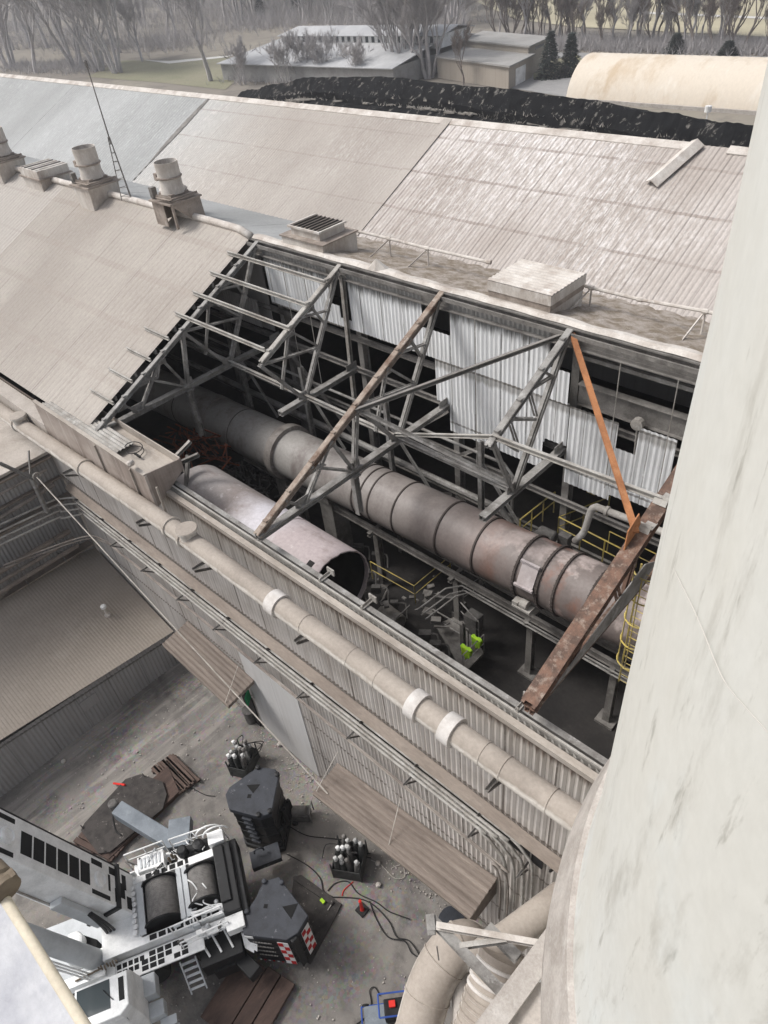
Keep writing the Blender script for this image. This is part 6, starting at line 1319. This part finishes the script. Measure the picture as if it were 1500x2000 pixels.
# ------------------------------------------------------------------ black lined bank behind the storage hall
bk = []
top_px = [(470, 180), (500, 174), (530, 166), (580, 155), (650, 147), (800, 156), (960, 170), (1120, 191), (1220, 207), (1310, 224), (1380, 236), (1455, 243), (1600, 262)]
YB = 78.
Tp = [on_y(px, py, YB) for px, py in top_px]
mb = MB(); rows = []
steps = [(0, 0), (-1.0, -.5), (-3, -1.5), (-3.2, -2.3), (-6.5, -3.1), (-6.7, -4.1), (-11, -5.0), (-11.2, -6), (-16, -6.8), (-16.3, -8), (-22, -9), (-30, -14)]
N = 140; random.seed(8)
def lerpT(s):
    k = min(len(Tp) - 2, int(s)); return Tp[k].lerp(Tp[k + 1], s - k)
vs = []
for dy, dz in [(14, -10), (4, -1.2)] + steps:
    for i in range(N + 1):
        p = lerpT(i / N * (len(Tp) - 1)); z = max(-1, p.z + dz + .12 * math.sin(i * .37 + dy) + .05 * math.sin(i * 1.9 + dz * 2)); vs.append((p.x, p.y + dy + .4 * math.sin(i * .25 + dz), z))
R_ = len(steps) + 2
mb.add(vs, [(r * (N + 1) + i, r * (N + 1) + i + 1, (r + 1) * (N + 1) + i + 1, (r + 1) * (N + 1) + i) for r in range(R_ - 1) for i in range(N)])
bank = mb.build('black_bank', M['black_bank']); tag(bank, 'long terraced black bank behind the storage hall, tufted with dry weeds', 'bank')
mb = MB()
for i in range(1500):
    s = random.random() ** 1.35 * (len(Tp) - 1.6); p = lerpT(s); k = random.choice((2, 3, 3, 4, 5, 5, 6, 7, 8, 9)); dy, dz = steps[k]
    if s > 8 and random.random() < .55: continue
    b = V((p.x + random.gauss(0, .4), p.y + dy + random.uniform(-.4, 1), p.z + dz + .1))
    n_ = random.choice((2, 3, 5)); wd = random.uniform(.06, .3) * (1.9 if s < 6 else 1)
    for j in range(n_):
        d = V((random.gauss(0, .35), random.gauss(0, .3), random.uniform(.12, .5))); o_ = V((random.gauss(0, wd * 2), random.gauss(0, .3), 0))
        mb.add([b + o_ + V((-wd / 3, 0, -.1)), b + o_ + V((wd / 3, 0, -.1)), b + o_ + d * .8], [(0, 1, 2)])
for i in range(1100):
    s = random.random() * 8.2; p = lerpT(s); k = random.choice((3, 4, 5, 5, 6, 7, 7, 8, 9)); dy, dz = steps[k]; L_ = random.uniform(.2, 1.8)
    mb.box((p.x, p.y + dy - random.uniform(-.6, .6), p.z + dz + .1), (L_, random.uniform(.1, .5), .16), (V((.97, random.uniform(-.25, .25), random.uniform(-.12, .12))).normalized(), V((0, 1, 0)), V((0, 0, 1))))
o = mb.build('dry_weeds', M['weeds']); tag(o, 'pale dry weed tufts on the terraces of the black bank', 'weeds', None, 'stuff')
# ------------------------------------------------------------------ far buildings
def base(px, py): return on_z(px, py, 0)
# tan block building with white door
P0, P1_, P2_ = base(855, 152), base(993, 175), base(1040, 150)
ex = (P1_ - P0); ey = (P2_ - P1_)
t = thing('tan_building', 'tan flat roofed building with a tall white door behind the black bank', 'building', P0.lerp(P2_, .5))
hb = 3.9
mb = MB(); mb.prism([P0, P1_, P2_, P0 + ey], 0, hb); mb.build('wall', M['tan_wall'], t)
mb = MB(); o3 = (ex.normalized() + ey.normalized()) * .5; P3_ = P0 + ey
mb.prism([P0 - ex.normalized() * .4 - ey.normalized() * .5, P1_ + ex.normalized() * .5 - ey.normalized() * .5, P2_ + ex.normalized() * .5 + ey.normalized() * .4, P3_ - ex.normalized() * .4 + ey.normalized() * .4], hb, hb + .3); mb.build('roof', M['tan_roof'], t)
mb = MB(); s0, s1 = P1_ + ey * .28, P1_ + ey * .68; nn = ex.normalized(); mb.add([s0 + nn * .06, s1 + nn * .06, s1 + nn * .06 + V((0, 0, 3.0)), s0 + nn * .06 + V((0, 0, 3.0)), s0, s1, s1 + V((0, 0, 3.0)), s0 + V((0, 0, 3.0))], [(0, 1, 2, 3), (0, 4, 5, 1), (1, 5, 6, 2), (2, 6, 7, 3), (3, 7, 4, 0)]); mb.build('door', M['white'], t)
off = ey * .95 - ex * .02
t = thing('tan_building', 'higher grey roofed block with one slot window behind the tan building', 'building', P0 + off)
mb = MB(); Q0, Q1 = P0 + off + ex * .03, P1_ + off - ex * .03; mb.prism([Q0, Q1, Q1 + ey * .9, Q0 + ey * .9], 0, 5.3); mb.build('wall', M['tan_wall'], t)
mb = MB(); mb.prism([Q0 - ey * .03, Q1 + ex * .02 - ey * .03, Q1 + ex * .02 + ey * .93, Q0 + ey * .93], 5.3, 5.6); mb.build('roof', M['tan_roof'], t)
mb = MB(); w0 = Q1 + ey * .3 + nn * .05; w1 = Q1 + ey * .7 + nn * .05; mb.slab([w0 + V((0, 0, 4.3)), w1 + V((0, 0, 4.3)), w1 + V((0, 0, 4.95)), w0 + V((0, 0, 4.95))], .04); mb.build('window', M['glass'], t)
# pale metal shed with a raised clerestory
A = base(437, 156); B = base(770, 172); d = (B - A).normalized(); n_ = V((-d.y, d.x, 0)); L_ = (B - A).length
t = thing('metal_shed', 'broad pale metal shed with striped clerestory windows among bare trees', 'building', A)
def sp_(a, b, z): return A + d * a + n_ * b + V((0, 0, z))
mb = MB(); mb.prism([sp_(0, 0, 0), sp_(L_, 0, 0), sp_(L_, 42, 0), sp_(0, 42, 0)], 0, 3.8); mb.build('wall', M['shed_wall'], t)
E_, RZ, RD = 3.8, 6.9, 21
mb = MB(); mb.slab([sp_(-.6, -.8, E_), sp_(L_ + .5, -.8, E_), sp_(L_ + .5, RD, RZ), sp_(6, RD, RZ)], .2); mb.slab([sp_(6, RD, RZ), sp_(L_, RD, RZ), sp_(L_, 43, E_), sp_(-.6, 43, E_)], .2); mb.slab([sp_(-.6, -.8, E_), sp_(6, RD, RZ), sp_(-.6, 43, E_)], .2); mb.build('roof', M['shed_roof'], t)
mb = MB(); mb.prism([sp_(9, 15, 0), sp_(L_ + 2, 15, 0), sp_(L_ + 2, 27, 0), sp_(9, 27, 0)], 5, 7.5); mb.build('clerestory', M['white'], t)
mb = MB(); mb.slab([sp_(7.5, 14.2, 7.5), sp_(L_ + 3, 14.2, 7.5), sp_(L_ + 3, 21, 8.7), sp_(9, 21, 8.7)], .15); mb.slab([sp_(9, 21, 8.7), sp_(L_ + 3, 21, 8.7), sp_(L_ + 3, 27.8, 7.5), sp_(7.5, 27.8, 7.5)], .15); mb.build('clerestory_roof', M['shed_roof'], t)
k = 0
while 10 + k * 1.9 < L_:
    a0 = 10 + k * 1.9; mb = MB(); mb.slab([sp_(a0, 14.97, 6.0), sp_(a0 + .9, 14.97, 6.0), sp_(a0 + .9, 14.97, 7.3), sp_(a0, 14.97, 7.3)], .06); mb.build('window', M['glass'], t); k += 1
# quonset hut
qa, qb = base(1115, 192), base(1500, 219)
_q = (qb - qa).normalized(); qa = qa - V((-_q.y, _q.x, 0)) * 1.9; qb = qb - V((-_q.y, _q.x, 0)) * 1.9
d = (qb - qa).normalized(); n_ = V((-d.y, d.x, 0)); Rq = 7.5; L_ = (qb - qa).length
t = thing('quonset_hut', 'rust streaked cream arched metal hut behind the black bank', 'hut', qa)
NN = 22; seg = 60; vs = []
for i in range(seg + 1):
    for k in range(NN + 1):
        a = math.pi * k / NN; ridge = .05 * (i % 2); vs.append(qa + d * (L_ * i / seg) + n_ * (Rq - (Rq + ridge) * math.cos(a)) + V((0, 0, (Rq + ridge) * math.sin(a) * .98 - 1.1)))
mb = MB(); mb.add(vs, [(i * (NN + 1) + k, (i + 1) * (NN + 1) + k, (i + 1) * (NN + 1) + k + 1, i * (NN + 1) + k + 1) for i in range(seg) for k in range(NN)]); mb.build('arched_roof', M['quonset'], t, True)
for a in (0., L_):
    mb = MB(); mb.add([vs[(0 if a == 0 else seg) * (NN + 1) + k] for k in range(NN + 1)] + [qa + d * a + n_ * 2 * Rq + V((0, 0, -1.5)), qa + d * a + V((0, 0, -1.5))], [tuple(range(NN + 3))]); mb.build('end_wall', M['quonset'], t)
mb = MB(); 
for b in (0, 2 * Rq): mb.prism([qa + n_ * (b - .3), qb + n_ * (b - .3), qb + n_ * (b + .15), qa + n_ * (b + .15)], -1, .5)
mb.build('base_wall', M['concrete'], t)
c = on_y(1382, 220, 120); mb = MB(); mb.lathe(c, [(.02, 0), (.5, .1), (.5, .9), (.02, 1)], 12); mb.bx(c.x - .08, c.x + .08, c.y - .08, c.y + .08, 0, c.z); o = mb.build('yard_lamp', M['white']); tag(o, 'white globe lamp on a post in front of the cream arched hut', 'lamp')
# ------------------------------------------------------------------ trees
def tree_template(name, seed, height, spread, forks, mat, levels=4, multi=1, twig=1.):
    rg = random.Random(seed); trunk, crown = MB(), MB()
    def branch(p, d, L, r, lv):
        n = 4; pts = [p]; rs = [r]; q = V(p); dd = V(d)
        for i in range(n):
            dd = (dd + V((rg.gauss(0, .12), rg.gauss(0, .12), .06 + rg.gauss(0, .06)))).normalized(); q = q + dd * (L / n); pts.append(V(q)); rs.append(r * (1 - .55 * (i + 1) / n))
        (trunk if lv <= 1 else crown).tube(pts, rs, 5 if lv <= 1 else 3, caps=False)
        if lv >= levels:
            for j in range(int(20 * twig)):
                t_ = rg.uniform(.15, 1); k = min(n - 1, int(t_ * n)); b = pts[k].lerp(pts[k + 1], t_ * n - k)
                e = (dd + V((rg.gauss(0, .55), rg.gauss(0, .55), rg.gauss(.45, .4)))).normalized() * rg.uniform(.5, 1.25) * L * .75
                s_ = e.cross(V((rg.random(), rg.random(), rg.random()))).normalized() * .026
                crown.add([b - s_, b + s_, b + e], [(0, 1, 2)])
            return
        m_ = forks + (1 if rg.random() < .5 else 0)
        for j in range(m_):
            t_ = rg.uniform(.4, 1) if j < m_ - 1 else 1.; k = min(n - 1, int(t_ * n)); b = pts[k].lerp(pts[k + 1], t_ * n - k)
            ax = V((rg.gauss(0, 1), rg.gauss(0, 1), rg.gauss(0, .4))).normalized()
            e = (dd * rg.uniform(.7, 1.1) + ax * spread * rg.uniform(.5, 1.)).normalized(); e.z = max(e.z, -.1)
            branch(b, e, L * rg.uniform(.6, .82), rs[k] * .68, lv + 1)
    for m_ in range(multi):
        a = 2 * math.pi * m_ / max(1, multi) + rg.random(); lean = 0 if multi == 1 else .28
        branch(V((.5 * math.cos(a) * (multi > 1), .5 * math.sin(a) * (multi > 1), -.3)), V((lean * math.cos(a), lean * math.sin(a), 1)).normalized(), height * .34, height * (.022 if multi == 1 else .015), 0)
    r = bpy.data.objects.new(name, None); COL.objects.link(r)
    trunk.build('trunk', mat, r, True); crown.build('crown', mat, r)
    return r
HT = {'spread': 21, 'multi': 20, 'tall': 21, 'brown': 17, 'bush': 7}
TT = {'spread': tree_template('bare_tree', 1, 20, .6, 3, M['bark'], 4, 1, 1.3), 'multi': tree_template('bare_tree', 2, 20, .42, 3, M['bark'], 3, 5, 2.0), 'tall': tree_template('bare_tree', 3, 20, .42, 3, M['bark'], 4, 1, 1.2),
      'brown': tree_template('bare_tree', 4, 16, .5, 3, M['bark_dk'], 4, 1, 1.1), 'bush': tree_template('bare_shrub', 5, 8, .7, 3, M['bark'], 3, 5, .7)}
used = set()
def metres(p, px_high):
    d = (V((p.x, p.y, 6)) - V((0, 0, H))).length
    return px_high / (FPX / d * .78)
def put(kind, p, px_high, rz, label, group=None, cat='tree'):
    s = metres(p, px_high) / HT[kind]
    o = TT[kind] if kind not in used else copy_tree(TT[kind]); used.add(kind)
    o.location = p; o.scale = (s, s, s * random.uniform(.92, 1.08)); o.rotation_euler = (0, 0, rz); tag(o, label, cat, group)
    return o
random.seed(21)
main = [(230, 142, 'multi', 165, 'multi stemmed bare tree left of the grass patch, largest on the left side'), (150, 134, 'multi', 170, 'multi stemmed bare tree just left of the largest left clump'), (70, 142, 'spread', 130, 'low spreading bare tree above the left end of the storage hall roof'), (195, 138, 'multi', 175, 'bare tree squeezed between the two largest left clumps'), (20, 130, 'multi', 150, 'bare tree at the left photo edge above the storage hall'),
        (412, 158, 'spread', 165, 'single bare tree standing on the right edge of the grass patch'), (278, 120, 'spread', 90, 'smaller bare tree behind the grass patch beside the pale path'),
        (800, 152, 'multi', 160, 'big multi stemmed bare tree in front of the shed and tan building'), (838, 152, 'multi', 175, 'bare tree close right of the big multi stemmed one by the tan building'), (770, 150, 'multi', 130, 'bare tree close left of the big multi stemmed one by the tan building'),
        (905, 165, 'brown', 75, 'small dark bare tree against the tan building wall'), (560, 165, 'bush', 60, 'wide bare shrub in front of the pale metal shed, left of centre'), (595, 160, 'bush', 66, 'taller bare shrub in front of the pale metal shed at its middle'), (640, 160, 'bush', 60, 'bare shrub in front of the pale metal shed near its right end'), (475, 165, 'bush', 50, 'low bare shrub at the left corner of the pale metal shed'), (700, 165, 'bush', 50, 'small bare shrub where the shed meets the black bank')]
for px, py, kd, s, lb_ in main: put(kd, base(px, py), s, random.uniform(0, 6.28), lb_, None, 'shrub' if kd == 'bush' else 'tree')
fl = 'bare grey tree in the hazy wood behind the sheds at the upper left'; fr = 'bare brown tree in the strip of wood along the road at the upper right'
for i in range(120):
    px = -30 + i * 7.9 + random.uniform(-9, 9); py = random.choice((95, 70, 45, 20, 0, -30, -60)) + random.uniform(-8, 8)
    if 280 < px < 450 and py > 80: py = 70
    if 440 < px < 760 and py > 50: py = random.uniform(0, 35)
    if px > 760 and py > 72: py = random.uniform(30, 62)
    put(random.choice(('spread', 'tall', 'multi', 'tall')), base(px, py), random.uniform(75, 125), random.uniform(0, 6.28), fl, 'trees of the hazy wood')
for i in range(70):
    px = random.uniform(945, 1530); py = 84 + (px - 960) * .03 + random.uniform(-18, 5)
    put(random.choice(('brown', 'brown', 'tall')), base(px, py), random.uniform(42, 112), random.uniform(0, 6.28), fr, 'trees along the road')
for px, py, s, lb_ in ((1060, 8, 70, 'bare tree standing alone in the straw field, left of two'), (1110, 30, 75, 'bare tree standing alone in the straw field, right of two')): put('brown', base(px, py), s, 1, lb_)
# thicket under the trees: one tangled mass
mb = MB(); random.seed(4)
def thick(px, py, n_, hmax, wid):
    c = base(px, py)
    for j in range(n_):
        b = c + V((random.gauss(0, wid), random.gauss(0, wid), 0)); h = random.uniform(.4, 1) * hmax
        for k in range(4):
            e = V((random.gauss(0, .35) * h, random.gauss(0, .35) * h, h * random.uniform(.6, 1))); s_ = V((random.gauss(0, 1), random.gauss(0, 1), 0)).normalized() * .05
            m_ = b + e * .5 + V((random.gauss(0, .2), random.gauss(0, .2), 0)); mb.add([b - s_, b + s_, m_ + s_ * .6, m_ - s_ * .6, b + e], [(0, 1, 2, 3), (3, 2, 4)])
for i in range(190): thick(940 + i * 3.2, 88 + (i * 3.2) * .025 + random.uniform(-8, 6), 30, 3.6, 2.)
for i in range(260): thick(-20 + i * 3.5, random.choice((-40, -10, 12, 35, 60, 88)) * (1 if i < 120 else .6) + random.uniform(-8, 8), 44, 8.5, 6.)
for i in range(26): thick(20 + i * 7, 138 + random.uniform(-12, 6), 30, 3.5, 2.5)
for i in range(26): thick(450 + i * 12, 160 + random.uniform(-6, 6), 18, 2.6, 2.)
o = mb.build('brush_thicket', M['bark']); tag(o, 'tangled leafless brush filling the ground under the far trees', 'brush', None, 'stuff')
# evergreens
def spruce(p, h, r, label, seed):
    rg = random.Random(seed); t = thing('spruce_tree', label, 'tree', p)
    mb = MB(); mb.tube([p, p + V((0, 0, h * .95))], [.22, .04], 6); mb.build('trunk', M['bark_dk'], t)
    mb = MB()
    for i in range(1900):
        z = rg.random() ** 1.25; rr = r * (1 - z) ** .8 * rg.uniform(.35, 1.) + .12; a = rg.uniform(0, 6.283); tier = .25 * math.sin(z * 46)
        b = p + V((math.cos(a) * rr * (1 + tier * .6), math.sin(a) * rr * (1 + tier * .6), h * (.06 + .94 * z) - rr * .22)); L_ = rg.uniform(.4, .95)
        d = V((math.cos(a + rg.gauss(0, .4)), math.sin(a + rg.gauss(0, .4)), rg.uniform(-.5, .25))).normalized(); s_ = d.cross(V((0, 0, 1))).normalized() * rg.uniform(.12, .26)
        mb.add([b - s_, b + d * L_ * .4 - s_ * 1.2, b + d * L_, b + d * L_ * .4 + s_ * 1.2, b + s_], [(0, 1, 2, 3, 4)])
    mb.build('crown', M['needle'], t); return t
spruce(base(1072, 152), 8.2, 2.4, 'dark spruce beside the tan building, the taller front one of a pair', 1); spruce(base(1112, 147), 7.4, 2.2, 'dark spruce beside the tan building, the right hand one of a pair', 2)
spruce(base(1318, 103), 3.6, 2.2, 'low dark evergreen between the road and the cream arched hut', 3); spruce(base(512, 38), 10, 2.4, 'dark spruce in the hazy wood above the metal shed, left of two', 4); spruce(base(578, 30), 9, 2.2, 'dark spruce in the hazy wood above the metal shed, right of two', 5); spruce(base(1420, 108), 2.6, 1.8, 'lowest dark evergreen behind the cream arched hut', 6)
for px, py, h, lb_ in ((1057, 78, 8.5, 'bare utility pole at the straw field edge, right of two'), (1026, 80, 9, 'bare utility pole at the straw field edge, left of two')):
    p = base(px, py); t = thing('utility_pole', lb_, 'pole', p); mb = MB(); mb.tube([p, p + V((0, 0, h))], [.18, .13], 8); mb.build('pole', M['timber'], t); mb = MB(); mb.beam(p + V((-1, 0, h - .8)), p + V((1, 0, h - .8)), .12, .14); mb.build('crossarm', M['timber'], t)
# ------------------------------------------------------------------ thin winter haze
mb = MB(); mb.bx(-905, 305, -60, 905, -6, 60)
hm = bpy.data.materials.new('thin haze'); hm.use_nodes = True; ht = hm.node_tree
ht.nodes.remove(ht.nodes['Principled BSDF']); pv = ht.nodes.new('ShaderNodeVolumePrincipled')
pv.inputs['Color'].default_value = (.93, .93, .96, 1); pv.inputs['Density'].default_value = .0005; pv.inputs['Anisotropy'].default_value = .2
ht.links.new(pv.outputs[0], ht.nodes['Material Output'].inputs['Volume'])
hz = mb.build('haze', hm); tag(hz, 'thin pale haze over the far trees', 'haze', None, 'stuff')
SC.cycles.volume_step_rate = 8; SC.cycles.volume_max_steps = 64; SC.cycles.volume_bounces = 0
